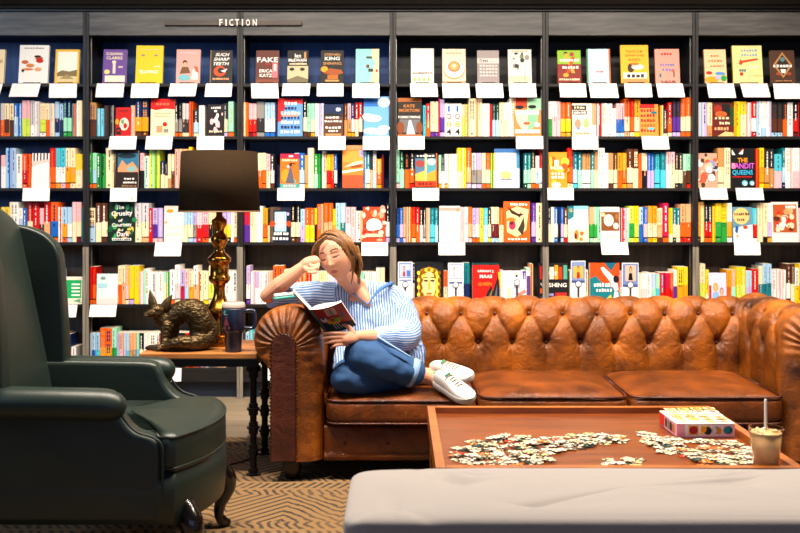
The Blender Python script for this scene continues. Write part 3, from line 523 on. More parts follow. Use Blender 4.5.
(3,1,397.5,422,97.5,'#3a2d27','d','dark book with copper lettering over a pale tree-lined road on the second shelf',[('r',0,.9,1,1,'#a86a34'),('t','KATE',.48,.79,.46,.075,'#cf8a4a'),('t','MORTON',.48,.675,.82,.085,'#cf8a4a'),('t','HOMECOMING',.48,.5,.9,.065,'w'),('r',.08,.1,.92,.44,'#77777a'),('p',[(.35,.0),(.47,.42),(.55,.42),(.75,.0)],'#d6d6e2'),('e',.12,.22,.16,.16,'#8a512a'),('e',.9,.22,.14,.16,'#8a512a'),('r',.0,.0,1,.05,'#b86a35')],0),
(3,1,513.5,541.5,98,'#d98f5a','w','collage book of a split pink and green face on the second shelf',[('r',0,.75,.5,1,'#d4481c'),('r',.5,.7,1,1,'#9dd0a8'),('p',[(.05,.65),(.5,.7),(.5,.15),(.3,.18),(.12,.4)],'#f0cdb4'),('p',[(.5,.72),(.9,.68),(.85,.35),(.65,.18),(.5,.15)],'#8cc49a'),('r',.06,.58,.92,.68,'#f4ece6'),('e',.22,.77,.16,.05,'k'),('e',.68,.78,.15,.05,'k'),('e',.48,.34,.13,.04,'#d8674f'),('e',.85,.3,.1,.06,'w'),('r',.05,.08,.95,.17,'w'),LIN_(.09,.15,'V',6)],0),
(4,1,572.3,592.3,103,'#e9dfc9','c','cream book with a dark lettered head and two sketched figures on the second shelf',[('r',.0,.8,.72,.94,'#2b2a2b'),LIN_(.84,.91,'c',4,.1,.65),('r',.05,.66,.75,.78,'#6a6669'),LIN_(.69,.75,'w',5,.1,.7),('e',.28,.38,.16,.14,'#c9977e'),('e',.7,.4,.16,.14,'#a9b88a'),('e',.3,.24,.1,.04,'#7ba0c8'),LIN_(.06,.12,'D',5)],0),
(4,1,639.8,658.7,104,'#ef9a4c','e','orange book packed with red words and teal dashes on the second shelf',[('r',0,.88,.8,1,'#d4201c')]+[LIN_(.76-.155*k,.86-.155*k,['#c21d2a','#c21d2a','#d8442c','#e0703c','#c21d2a'][k],5,.05,.85) for k in range(5)]+[('r',.62,.7,.92,.78,'t'),('r',.45,.2,.75,.27,'q')],0),
(5,1,713.3,733.7,102,'#6d2616','r','deep red book with warm painterly patches and cream lettering on the second shelf',[('r',.45,.6,.85,.95,'#1c1512'),('r',.85,.3,1,.85,'#1d5434'),('e',.25,.8,.2,.12,'#a4351a'),('e',.4,.65,.3,.09,'#c96a2c'),LIN_(.5,.58,'c',4,.08,.8),LIN_(.35,.43,'c',4,.3,.85),LIN_(.18,.28,'e',5,.05,.8),('p',[(.2,0),(.6,.14),(1,.1),(1,0)],'#efc08a')],0),
# third shelf
(0,2,31.3,48.8,153,'#f3ece8','w','white book with thin dark streaks at its head on the third shelf',[('r',.08+.19*k,.76,.16+.19*k,1,'#5a352a') for k in range(5)]+[('p',[(0,.6),(.5,.72),(1,.75),(1,.82),(0,.76)],'#e8cfc4')],0),
(1,2,114.6,138,150,'#3a2a20','d','dark mountain landscape book with a blue sky on the third shelf',[('r',.12,.45,1,.92,'#3f7d98'),('e',.5,.85,.4,.07,'#24404c'),('p',[(.12,.5),(.3,.75),(.5,.6),(.75,.7),(1,.5),(1,.42),(.12,.42)],'#d19a72'),('e',.7,.5,.2,.07,'#8fb4b4'),('p',[(.12,.4),(.5,.36),(1,.25),(1,.0),(.12,.0)],'#3a2418'),LIN_(.22,.27,'w',4,.4,.85),LIN_(.12,.17,'w',6,.35,.95),LIN_(.03,.08,'#9a7a5a',6,.3,.95)],0),
(2,2,280,299,153.5,'#ea7a1a','o','orange book with a woman in a long spotted dress on the third shelf',[('r',0,.86,1,1,'#b81e50'),LIN_(.78,.84,'c',7,.1,.92),LIN_(.9,.95,'w',2,.45,.7),('e',.3,.35,.25,.2,'#f29a2e'),('p',[(.28,.14),(.5,.6),(.6,.6),(.78,.14)],'#6a6874'),('p',[(.7,.3),(.8,.22),(.86,.14),(.76,.14)],'#35b0a0'),('e',.55,.68,.08,.06,'#3d2a2a'),('e',.42,.62,.08,.05,'p'),('r',.5,.7,.8,.73,'d'),('r',0,0,1,.12,'#4aa79c'),LIN_(.04,.1,'p',5)],0),
(2,2,342.3,363.3,145,'#e98a3e','e','sunset orange book with white streaks of light on the third shelf',[('r',0,.9,1,1,'#c8956a'),('r',0,.6,1,.86,'#f2a04e'),('p',[(.05,.48),(.5,.6),(.95,.64),(1,.58),(.5,.52)],'#fae3b8'),('p',[(.3,.5),(.9,.56),(.95,.5),(.5,.47)],'#a3542c'),('p',[(0,.4),(1,.46),(1,.42),(0,.34)],'#fbeccb'),('r',0,0,1,.3,'#d0623a'),('e',.5,.12,.4,.08,'#b9603c')],0),
(3,2,414.3,437.3,153,'#1c1a1e','o','black book of two window views with an orange frame on the third shelf',[('r',.04,.2,.46,.85,'#5d7d98'),('r',.54,.2,.95,.85,'#5aa0ad'),('e',.25,.7,.2,.1,'#a04e4a'),('e',.75,.75,.18,.1,'#c9d0cc'),('p',[(.04,.2),(.04,.4),(.46,.5),(.46,.2)],'#f0b45a'),('p',[(.54,.2),(.54,.4),(.95,.52),(.95,.2)],'#f0a040'),('r',.46,.1,.54,.98,'#e9c78a'),('r',.04,.04,.95,.2,'#dd4a1c'),LIN_(.08,.16,'#7a1d10',4,.15,.8),LIN_(.9,.95,'w',6,.1,.9),('r',.96,0,1,1,'o')],0),
(3,2,494.7,519.7,148.5,'#c3cfe4','l','pale blue book with a small yellow dome on the third shelf',[('r',0,.9,1,1,'#4476ae'),('r',.88,.5,1,.9,'#4f8fb4')]+[LIN_(.74-.13*k,.84-.13*k,'#eef1f6',5,.08,.86) for k in range(3)]+[('e',.45,.33,.24,.1,'#e9cf84'),('r',.25,.2,.68,.24,'#8d97a4'),LIN_(.08,.13,'w',5)],0),
(4,2,548.6,567.4,152,'#e89a2c','a','orange book with blocky white lettering in a leafy print on the third shelf',blobs(21,9,['#f3c04a','#d8661c','#f0b23a'],.1,.9,.1,.95,.16)+[('r',.32,.62,.55,.78,'w'),LIN_(.52,.6,'w',4,.1,.75),LIN_(.36,.44,'w',4,.15,.85),LIN_(.26,.34,'w',4,.15,.85),('e',.4,.08,.25,.07,'w')],0),
(5,2,698.3,717.7,153,'#c9a08c','w','pastel book crowded with small faces on the third shelf',blobs(31,26,['#d8674f','w','#8a9ac0','#5a3f38','e','#b9c4dc','#e2b9a6'],.05,.95,.05,.95,.13),0),
(5,2,731.3,755.4,148,'#121116','k','black book with rainbow block title THE BANDIT QUEENS on the third shelf',[('p',[(.05,.97),(.2,.83),(.06,.83)],'w'),('p',[(.32,.86),(.55,.98),(.5,.84)],'w'),('p',[(.32,.92),(.55,1),(.55,.97)],'r'),('t','THE',.5,.7,.42,.11,'a'),('t','BANDIT',.5,.555,.96,.14,'#d06ad0'),('t','QUEENS',.48,.38,.86,.14,'#4bb8e0'),('r',.05,.49,.2,.62,'#e24d3a'),('t','B',.12,.555,.15,.14,'#f0a0d0'),LIN_(.26,.3,'r',9,.05,.9),('e',.56,.12,.12,.07,'#7cc8dd'),('e',.86,.12,.1,.06,'#7cc8dd'),('e',.58,.1,.06,.04,'w'),('e',.88,.1,.05,.035,'w')],0),
# fourth shelf
(1,3,108.3,135.3,202,'#0f3327','k','dark green floral book with white brush script title on the fourth shelf',blobs(41,26,['#2f8a55','#1d6a48','#e0a060','#4fae6a','#d8c85a','#123a4a'],.03,.97,.05,.97,.08)+[('t','The',.42,.87,.3,.1,'w',.1),('t','Cruelty',.5,.7,.78,.16,'w',.06),('t','of',.45,.54,.16,.08,'w'),('t','Courtesy',.5,.42,.74,.12,'w',.05),('t','and',.45,.3,.2,.05,'w'),('t','Dark',.55,.2,.46,.12,'w',.05),('r',.15,.04,.86,.1,'w'),LIN_(.05,.09,'x',8,.18,.84)],0),
(1,3,163.8,183,206,'#f1e2d4','c','cream book with small tan sprigs at its head on the fourth shelf',[('e',.3,.86,.2,.05,'#c9973a'),('r',0,.92,1,1,'#e7c6bb'),('e',.1,.55,.08,.04,'e'),LIN_(.4,.44,'c',5),LIN_(.2,.25,'c',5)],0),
(2,3,270,290.3,207,'#14233f','d','navy book with a pale glowing column and orange band on the fourth shelf',[('r',0,.9,.5,1,'#5d4b40'),('r',0,0,.16,1,'#6a5848'),('r',.22,.3,.8,.86,'#a9cdea'),('r',.35,.4,.66,.8,'#e6ecf2'),('e',.12,.52,.14,.08,'#e2521c'),('e',.92,.52,.12,.08,'#e2521c'),LIN_(.5,.57,'#e9b8a8',5,.25,.78),('e',.88,.8,.06,.05,'V'),LIN_(.2,.28,'w',5,.18,.95),LIN_(.06,.15,'w',5,.12,.95)],0),
(2,3,362.8,385.2,207,'#d4552e','e','rust red blossom book with a white centre on the fourth shelf',blobs(51,26,['#e8a08a','#b8351c','#e8783a','#f0c9b8'],.03,.97,.03,.97,.09)+[('e',.5,.5,.34,.17,'w'),('e',.35,.42,.2,.1,'w'),('e',.68,.45,.2,.1,'w'),('r',.1,.14,.9,.24,'#eebca8')],0),
(3,3,439.3,460.3,206,'#e9ecdc','c','pale green and cream book with a rosy strip at its head on the fourth shelf',[('r',0,.86,1,.96,'#e9a49c'),('e',.88,.88,.08,.04,'D'),('r',.05,.5,.95,.84,'#efe2dc'),('r',.05,.05,.95,.42,'#e0ebcb'),LIN_(.62,.68,'V',6,.1,.8),LIN_(.28,.34,'m',5,.1,.7)],0),
(3,3,503.8,530.3,201.5,'#e96a1c','o','orange book with curling dark leaves and a magenta bud on the fourth shelf',[('p',[(.1,.75),(.5,.88),(.95,.8),(.85,.3),(.5,.12),(.12,.25)],'#f3d9a0'),('p',[(.1,.9),(.3,.7),(.6,.62),(.8,.7),(.55,.7),(.3,.8)],'#4a2c26'),('p',[(.55,.62),(.7,.8),(.62,.6)],'#4a2c26'),('p',[(.76,.62),(.8,.4),(.72,.16),(.52,.3),(.62,.42)],'#4b4036'),('e',.32,.42,.13,.12,'#cf3a68'),('e',.3,.48,.07,.06,'#6b2a38'),LIN_(.9,.96,'w',6,.25,.92),LIN_(.05,.1,'w',6,.15,.9),('p',[(0,.55),(.3,.62),(.5,.55),(.3,.5)],'#e2822c')],0),
(4,3,568.3,588.8,206,'#d5e2dc','c','pale blue book with a teal corner and a brown fox-like pair on the fourth shelf',[('r',0,.9,1,1,'#8fcbe2'),('p',[(0,1),(.28,1),(.28,.7),(.05,.62),(0,.62)],'#14808c'),('t','G',.14,.88,.13,.1,'y'),('r',0,.0,1,.36,'#f1e2c0'),('e',.4,.2,.12,.14,'#c98a3c'),('e',.36,.16,.06,.08,'#5a3a22'),('e',.66,.24,.1,.06,'#b9772e'),('e',.62,.08,.1,.05,'#c98a3c'),LIN_(.55,.62,'w',5,.3,.9)],0),
(4,3,601,620,207,'#f1e6da','w','white book with a brown square holding a white disc on the fourth shelf',[('r',.02,.32,.97,.86,'#8a5a2e'),('e',.42,.62,.26,.17,'#efe5da'),('e',.8,.46,.14,.09,'w'),('e',.12,.78,.12,.06,'#e5c49c'),('e',.85,.72,.08,.08,'#a8763c'),('e',.42,.62,.12,.08,'#d4c3b4'),LIN_(.12,.18,'c',5)],0),
(5,3,733.6,753,207,'#6f97a8','l','grey-blue book with a cream balloon shape holding the title on the fourth shelf',[('p',[(0,0),(0,.4),(1,.5),(1,0)],'#d9e6ec'),('e',.42,.74,.42,.24,'#ecc383'),LIN_(.76,.84,'#3c2f2a',7,.05,.85),LIN_(.6,.68,'#3c2f2a',4,.2,.6),('p',[(.08,.3),(.12,.48),(.28,.42),(.2,.24)],'#2a62a0'),('e',.62,.42,.12,.05,'#e2521c'),('e',.2,.17,.07,.05,'e')],0),
(5,3,772.5,799,202,'#f2e6dc','w','white framed book with a warm crowded painting on the fourth shelf',[('r',.04,.24,.94,.94,'#b9623a')]+blobs(61,22,['#e8a06a','#d9421c','#efd0b4','#6b3a28','#f0b48a','#e9e0d8'],.12,.86,.3,.88,.1)+[LIN_(.84,.91,'w',4,.5,.9),LIN_(.38,.44,'w',5,.15,.6)],0),
# fifth shelf
(0,4,60.5,82,277,'#f0e6d2','w','cream book with a green panel of white lines on the fifth shelf',[('r',.25,.22,.95,.88,'#1fae6c')]+[('r',.5,.3+.13*k,.9,.36+.13*k,'w') for k in range(4)]+[('p',[(.6,.12),(.9,.2),(.95,.05)],'#7aa88a')],.05),
(1,4,96.4,117.3,274,'#cfe0e2','w','powder blue book with white cloud shapes on the fifth shelf',[('e',.78,.7,.2,.16,'w'),('e',.7,.4,.3,.16,'#e9ecec'),('e',.3,.85,.12,.05,'#8a9a94'),('r',.05,.55,.5,.68,'#a8d4dc'),('r',0,0,1,.2,'#e9d7d2')],.04),
(3,4,414.6,443.5,262,'#17181c','o','black book with a golden mask-like face on the fifth shelf',[('r',.06,.0,.93,.9,'#1a2434'),('p',[(.14,.08),(.1,.6),(.22,.82),(.5,.88),(.78,.82),(.9,.6),(.86,.08)],'#c9941f')]+[('e',.5+sx*(.29+.07*(k%2)),.14+.085*k,.055,.05,'#f2cf4a' if (k+q)%2 else '#8a5f14') for k in range(8) for q,sx in enumerate((-1,-.72,.72,1))]+[('e',.3+.1*k,.8,.055,.045,'#f0cc44' if k%2 else '#9a6c18') for k in range(5)]+[('e',.5,.44,.23,.33,'#efd694'),('e',.39,.55,.08,.025,'x'),('e',.62,.55,.08,.025,'x'),('p',[(.48,.56),(.46,.34),(.56,.34),(.53,.56)],'#d9ae4e'),('e',.5,.25,.11,.025,'#b0702c'),('r',.3,.62,.46,.645,'#8a641c'),('r',.55,.62,.71,.645,'#8a641c')],0),
(3,4,472.5,499.7,263,'#cc2417','c','red book with white author capitals and a dark feathered figure on the fifth shelf',[('t','SARAH J.',.5,.79,.62,.075,'w'),('t','MAAS',.5,.67,.46,.085,'w'),('t','QUEEN',.46,.48,.5,.085,'#d9952c'),('p',[(.4,.0),(.55,.3),(.7,.45),(.75,.3),(.95,.7),(1,.4),(1,0)],'#2c2a2e'),('p',[(.6,.2),(.75,.38),(.7,.2)],'#8a7a4e'),('p',[(.8,.15),(.92,.5),(.9,.1)],'#6a6e74'),('r',0,.95,1,1,'#174a4c')],0),
(3,4,503,530.5,271,'#ece6ee','w','wide white book with a small dark mark and purple edge picture on the fifth shelf',[('r',.46,.8,.54,.88,'x'),LIN_(.7,.73,'S',10,.2,.8),('r',.86,.25,1,.85,'#6b4a86'),('p',[(.5,.3),(.8,.45),(.86,.35),(.6,.25)],'#c98a7a'),('r',.14,.0,.3,.5,'#f3e6b0')],0),
(4,4,539,568.5,263,'#27242a','x','book cover of coloured blocks behind white letters spelling WISHING on the fifth shelf',[('r',.04,.6,.2,.92,'#cf3426'),('r',.22,.62,.34,.94,'#3f7d88'),('r',.36,.6,.52,.9,'#d9d4cc'),('r',.54,.6,.66,.94,'#e9a32c'),('r',.68,.6,.8,.9,'#dd4a24'),('r',.84,.6,.97,.94,'#5aa890'),('r',.04,.26,.2,.38,'#d9662c'),('r',.22,.2,.5,.26,'#9a94c4'),('r',.55,.2,.95,.28,'#b9322c'),('t','THE',.45,.74,.34,.09,'w'),('t','WISHING',.5,.46,.9,.1,'w'),('r',.04,.1,.96,.18,'#5a4a7a'),('r',.1,.02,.6,.1,'#c9542c')],0),
(4,4,590.3,620,263,'#de5a1e','w','orange and teal book with a reaching pale figure on the fifth shelf',[('p',[(0,0),(0,.62),(.2,.68),(.35,.55),(1,.3),(1,0)],'#15808c'),('p',[(.5,1),(.9,1),(.72,.8)],'#1b6f86'),('p',[(.36,.88),(.46,.9),(.9,.6),(.96,.35),(.84,.3),(.72,.5),(.42,.78)],'#f1e7e0'),('e',.88,.6,.1,.09,'#2a2428'),LIN_(.42,.52,'w',7,.12,.78),LIN_(.3,.38,'w',6,.2,.75),('p',[(.1,.0),(.3,.2),(.5,.1),(.7,.24),(.75,0)],'#d9c43a'),('p',[(.75,.0),(.82,.3),(.94,.3),(.97,0)],'#f1e7e0')],0),
(5,4,709.3,726.8,273,'#d9cde6','V','lavender book with two small children on the fifth shelf',figure(.38,.08,1.5,'e','#8fb4dc','#d9a03c')+figure(.72,.05,1.2,'e','#c9b4a0','#8a7aa0')+[('r',0,.05,.12,.6,'#c2412c'),LIN_(.82,.88,'w',5)],-.03),
]
def short(t, n):
    w = t.split()[:n]
    while w[-1] in ('and', 'a', 'an', 'the', 'of', 'with', 'in', 'along', 'across', 'over', 'to', 'small', 'its', 'bold', 'behind', 'above', 'holding', 'from', 'by', 'like', 'two', 'pale', 'dark', 'white', 'green'): w.pop()
    return ' '.join(w)
STANDM = mat('black_wire', '#1b1a1b', rough=.4, metal=.6, var=.05)
def faceout(bay, row, x0, x1, yt, colr, edge, label, items, yaw):
    base = ROWZ[row] + .0008; yf = YF + (.014 if row else .02); tilt = math.radians(9 if row == 0 else 4)
    s = yf / F; w = (x1 - x0) * s - .001; h = (BASEY[row] - yt) * s / math.cos(tilt) * .995
    x = ((x0 + x1) / 2 - VX) * s; th = .022 + (.02 if row == 4 and bay in (3, 4) else 0)
    lift = .006 if row == 0 else 0
    root = thing('displayed_book', label, 'displayed book', (x, yf + lift, base + lift), group='books facing out on the shelves')
    root.rotation_euler = (-tilt, 0, 0 if row == 0 and False else yaw * .35)
    I = Matrix.Identity(4); mb = MB(); cm = pcol(colr)
    mb.box((-w / 2, 0, 0), (w / 2, .0018, h), cm); mb.box((-w / 2, th - .0018, 0), (w / 2, th, h), cm); mb.box((-w / 2, .0018, 0), (-w / 2 + .0018, th - .0018, h), pcol(edge)); draw(mb, items, w, h, I, int(x0 * 7 + row)); mb.build('cover', root)
    mb = MB(); mb.box((-w / 2 + .0019, .0019, .002), (w / 2 - .0015, th - .0019, h - .002), PAGES); mb.build('page_block', root)
    if row == 0:
        k = thing('book_stand', short('small black wire easel under the ' + label.split(' on the ')[0], 14), 'book stand', (x, yf, ROWZ[0]), group='wire easels on the top shelf')
        mb = MB(); r = .0022; t = math.tan(tilt)
        for sx in (-.28 * w, .28 * w):
            y1 = th + .012
            mb.tube([(sx, -.012, .009), (sx, -.012, r), (sx, .03, r), (sx, y1 + .002, r), (sx, y1 + .075, r)], r, STANDM, n=6, smooth=True)
            mb.tube([(sx, y1 + .004, r), (sx, y1 + .004 + t * .13, .13)], r, STANDM, n=6)
        mb.tube([(-.28 * w, th + .012 + .004 + t * .1, .1), (.28 * w, th + .012 + .004 + t * .1, .1)], r, STANDM, n=6)
        mb.tube([(-.28 * w, -.012, .007), (.28 * w, -.012, .007)], r, STANDM, n=6)
        mb.build('easel_wires', k)
for f in FACE: faceout(*f)

# ------------------------------------------------------------------ review cards hanging from the shelf edges
CARD = mat('white_card', '#f7f4ef', rough=.7, var=.02, scale=30)
CARDS = [ # shelf, x0, x1, bottom, skew, stamp
(0,-22,3,97,-3,0),(0,12.5,41,97,-3,0),(0,49.5,77,98,0,0),(0,97,124.5,97.5,-1,0),(0,132,159.5,98,-1,0),(0,170.5,197.5,96.5,-2,1),(0,206,232.5,97,-1,1),(0,251,278,98.5,1,1),(0,283,310.5,96,-1,1),(0,317,343.5,96.5,0,1),(0,352.5,379.5,98,0,2),
(0,410,437,97,1,1),(0,442,469,98,1,2),(0,475.5,502.5,98,1,0),(0,508.5,535.5,97.5,1,0),(0,559,585.5,97.5,1,1),(0,588.5,616.5,98,2,1),(0,624,651,97.5,1,1),(0,656,682.5,97.5,2,1),(0,706.5,733.5,98,2,1),(0,740,767,97.5,3,1),(0,773,799.5,99,1,1),
(1,110,137,149.5,-1,0),(1,146.5,173,149.5,-1,1),(1,197,224,150,0,1),(1,318.5,345.5,150,0,1),(1,363,389.5,150,0,0),(1,398,424.5,149.5,0,1),(1,516,543,149,0,0),(1,572,598,149.5,0,0),(1,641.5,668,149.5,1,1),
(2,23,50,201,0,0),(2,110.5,137,201.5,0,2),(2,277.5,304.5,200.5,0,0),(2,412.5,439,200.5,0,1),(2,547.5,573.5,200,0,0),(2,699.5,726.5,199.5,1,1),(2,735.5,762.5,200,1,1),
(3,155.5,182,256,-1,0),(3,361.5,388,255.5,0,1),(3,438.5,465,255,0,1),(3,600.5,627.5,254.5,1,1),(3,734,760,255,0,1),
(4,57.5,77.5,317,-1,0),(4,90.5,117,316.5,-1,0),
(5,165,181.5,381,0,0),(5,266,274,380,0,0)]
def card_words(row, x0, x1):
    xc = (x0 + x1) / 2; best = None
    for f in FACE:
        if f[1] == row and abs((f[2] + f[3]) / 2 - xc) < 16:
            d = abs((f[2] + f[3]) / 2 - xc)
            if best is None or d < best[0]: best = (d, f[7])
    if best:
        t = best[1].split(' on the ')[0]
        return t
    return None
seen = {}
for row, x0, x1, yb_, skew, stamp in CARDS:
    t = card_words(row, x0, x1)
    if t:
        ws = t.split()
        lab = 'white card on the %s shelf edge below the ' % RN[row] + ' '.join(ws[:8])
        while lab.split()[-1] in ('and', 'a', 'an', 'the', 'of', 'with', 'in', 'along', 'across', 'over', 'to', 'small', 'its', 'bold', 'behind', 'above', 'holding'): lab = ' '.join(lab.split()[:-1])
    else:
        lab = {2: 'white card hanging from the third shelf of the bookcase ' + ('behind the armchair' if x0 < 90 else 'above'),
               5: 'white card on the lowest shelf ' + ('seen under the side table' if x0 < 200 else 'between side table and sofa arm'), 1: 'white card hanging from the second shelf under a row of spines'}.get(row, 'white card hanging from the %s shelf' % RN[row])
    yc = YF - .004; s = yc / F; w = (x1 - x0) * s; h = (yb_ - BASEY[row]) * s
    o = thing('shelf_card', short(lab, 16), 'shelf card', (((x0 + x1) / 2 - VX) * s, yc, ROWZ[row]), group='white review cards on the shelf edges')
    mb = MB(); k = skew * s; tlt = .012
    fr = Matrix(((1, 0, -k / h, 0), (0, 1, tlt / h, 0), (0, 0, 1, 0), (0, 0, 0, 1)))
    mb.box((-w / 2, -.0012, -h), (w / 2, 0, 0), CARD, fr); mb.build('card_sheet', o)
    rn = random.Random(int(x0 * 3 + row)); mb = MB(); pm = mat('faint_print', '#d9d4d0', rough=.7, var=0)
    for q in range(5):
        zz = -h * (.2 + .13 * q); L = w * (.5 + .3 * rn.random())
        mb.box((-w * .4, -.0016, zz - .0009), (-w * .4 + L, -.0013, zz + .0009), pm, fr)
    mb.build('print', o)
    if stamp:
        mb = MB(); r = .007 if stamp == 2 else .004
        mb.prism([(w * .32 + r * math.cos(a * .628), -h * .8 + r * math.sin(a * .628)) for a in range(10)], -.0018, -.0014, mat('card_stamp', '#c2a284' if stamp == 2 else '#d8cec6', rough=.7, var=0) if stamp == 2 else mat('card_stamp_pale', '#d3c8c0', rough=.7, var=0), fr)
        mb.build('stamp', o)
# ------------------------------------------------------------------ author cards with a magnifier on the fifth shelf
MG = mat('magnifier_print', '#2e3038', rough=.5, var=0)
def magnifier(root, zc, r, y=-.0016):
    mb = MB()
    ring = [(r * math.cos(a * math.pi / 12), zc + r * math.sin(a * math.pi / 12)) for a in range(24)]; inn = [(x * .78, zc + (z - zc) * .78) for x, z in ring]
    mb.add([(x, y, z) for x, z in ring + inn], [(a, (a + 1) % 24, (a + 1) % 24 + 24, a + 24) for a in range(24)], MG)
    mb.add([(x, y, z) for x, z in inn], [tuple(range(24))], mat('magnifier_glass_print', '#e9e6ea', rough=.4, var=0))
    mb.box((-.006, y - .0004, .002), (.006, y, zc - r * .9), MG); mb.build('magnifier', root)
SIGNS = [(398, 412.5, 262, 'tall pale card with a small figure in red and blue and a magnifier', [('r',.06,.62,.94,.98,'#7f93c8'),('r',.12,.64,.88,.95,'#b9c2e0')] + figure(.42,.66,.6,'e','#b8434a','#6a3a2c') + [('r',.6,.66,.85,.8,'#5a7ac0'),('r',.06,.55,.94,.59,'#8f9cc0')]),
         (448, 463.5, 263, 'tall pale card with a faint sketched portrait and a magnifier', [('r',.06,.6,.94,.98,'#a9aec8'),('r',.12,.63,.88,.94,'#d6d2dc')] + figure(.4,.66,.6,'#e6c2b4','#c9b8c4','#a0707a') + [('r',.06,.5,.94,.55,'#6a7aa8')]),
         (571, 585.5, 261, 'tall card with a long haired person in a red top and a magnifier', [('r',.04,.52,.96,.98,'#8b9ac4'),('r',.16,.6,.84,.88,'#c9b25a')] + figure(.5,.6,.72,'e','#cf1f3c','#6a3a26') + [('r',.04,.5,.96,.55,'#4e6296')]),
         (622, 638.5, 263, 'tall card with a person dressed in black and a magnifier', [('r',.04,.46,.96,.98,'#7e92c0'),('r',.2,.56,.84,.94,'#d9b8a8')] + figure(.52,.58,.85,'e','k','#5a3a2c') + [('r',.04,.42,.96,.48,'#5a6ca0')])]
for x0, x1, yt, lab, items in SIGNS:
    yc = YF + .002; s = yc / F; w = (x1 - x0) * s; h = (BASEY[4] - yt) * s
    o = thing('author_card', lab, 'author card', (((x0 + x1) / 2 - VX) * s, yc, ROWZ[4] + .0008), group='author cards on the fifth shelf')
    mb = MB(); mb.box((-w / 2, 0, 0), (w / 2, .0015, h), CARD); mb.build('card_sheet', o)
    mb = MB(); draw(mb, items, w, h, Matrix.Identity(4), 3); mb.build('portrait_print', o)
    magnifier(o, h * .47, .021, -.006)
yc = YF + .0; s = yc / F
o = thing('magnifier_card', 'dark magnifier cut-out standing before the wide white book', 'magnifier card', ((517 - VX) * s, yc + .002, ROWZ[4] + .0008)); magnifier(o, .14, .021)
# ================================================================== FURNITURE HELPERS
def sgnpow(x, e): return math.copysign(abs(x) ** e, x)
def pillow(mb, x0, x1, y0, y1, z0, z1, m, e=.28, ez=.5, crown=0.0, n=72, k=28, warp=None):
    """puffy box: a superellipsoid, optionally pushed about by warp(point, top 0..1)"""
    c = Vector(((x0 + x1) / 2, (y0 + y1) / 2, (z0 + z1) / 2)); a = ((x1 - x0) / 2, (y1 - y0) / 2, (z1 - z0) / 2); rows = []
    for i in range(k + 1):
        ph = -math.pi / 2 + math.pi * i / k; cz = max(0, math.cos(ph)) ** ez if i not in (0, k) else 0.02; sz = sgnpow(math.sin(ph), ez); row = []
        for j in range(n):
            t = 2 * math.pi * j / n
            ux, uy = sgnpow(math.cos(t), e) * cz, sgnpow(math.sin(t), e) * cz
            p = Vector((ux * a[0], uy * a[1], sz * a[2]))
            if sz > 0: p.z += crown * sz * (1 - ux * ux) * (1 - uy * uy)
            p += c
            if warp: p = warp(p, max(0, sz))
            row.append(p)
        rows.append(row)
    mb.grid(rows, m, close=True)
    o = len(mb.v) - len(rows) * n
    for base in (0, k * n):
        mb.f.append([o + base + j for j in range(n)]); mb.m.append(mb.mi(m)); mb.smooth.append(True)

def leather(name, hi, mid, lo, rough=.34):
    if name in MATS: return MATS[name]
    m = D.materials.new(name); m.use_nodes = True; nt = m.node_tree; b = nt.nodes['Principled BSDF']; L = nt.links.new
    tc = nt.nodes.new('ShaderNodeTexCoord')
    n = nt.nodes.new('ShaderNodeTexNoise'); n.inputs['Scale'].default_value = 5; n.inputs['Detail'].default_value = 7; n.inputs['Roughness'].default_value = .62
    cr = nt.nodes.new('ShaderNodeValToRGB'); e = cr.color_ramp.elements; e[0].color = lin(lo); e[0].position = .3; e[1].color = lin(hi); e[1].position = .72
    q = e.new(.5); q.color = lin(mid)
    v = nt.nodes.new('ShaderNodeTexVoronoi'); v.inputs['Scale'].default_value = 170; v.feature = 'DISTANCE_TO_EDGE'
    n2 = nt.nodes.new('ShaderNodeTexNoise'); n2.inputs['Scale'].default_value = 22; n2.inputs['Detail'].default_value = 6; n2.inputs['Distortion'].default_value = 1.2
    ad = nt.nodes.new('ShaderNodeMath'); ad.operation = 'MULTIPLY_ADD'; ad.inputs[1].default_value = 2.2
    bp = nt.nodes.new('ShaderNodeBump'); bp.inputs['Strength'].default_value = .5; bp.inputs['Distance'].default_value = .006
    L(tc.outputs['Object'], n.inputs['Vector']); L(n.outputs['Fac'], cr.inputs[0]); L(cr.outputs[0], b.inputs['Base Color'])
    L(tc.outputs['Object'], v.inputs['Vector']); L(tc.outputs['Object'], n2.inputs['Vector'])
    L(n2.outputs['Fac'], ad.inputs[0]); L(v.outputs['Distance'], ad.inputs[2]); L(ad.outputs[0], bp.inputs['Height']); L(bp.outputs[0], b.inputs['Normal'])
    mr = nt.nodes.new('ShaderNodeMapRange'); mr.inputs['To Min'].default_value = rough - .1; mr.inputs['To Max'].default_value = rough + .14
    L(n.outputs['Fac'], mr.inputs[0]); L(mr.outputs[0], b.inputs['Roughness'])
    MATS[name] = m; return m

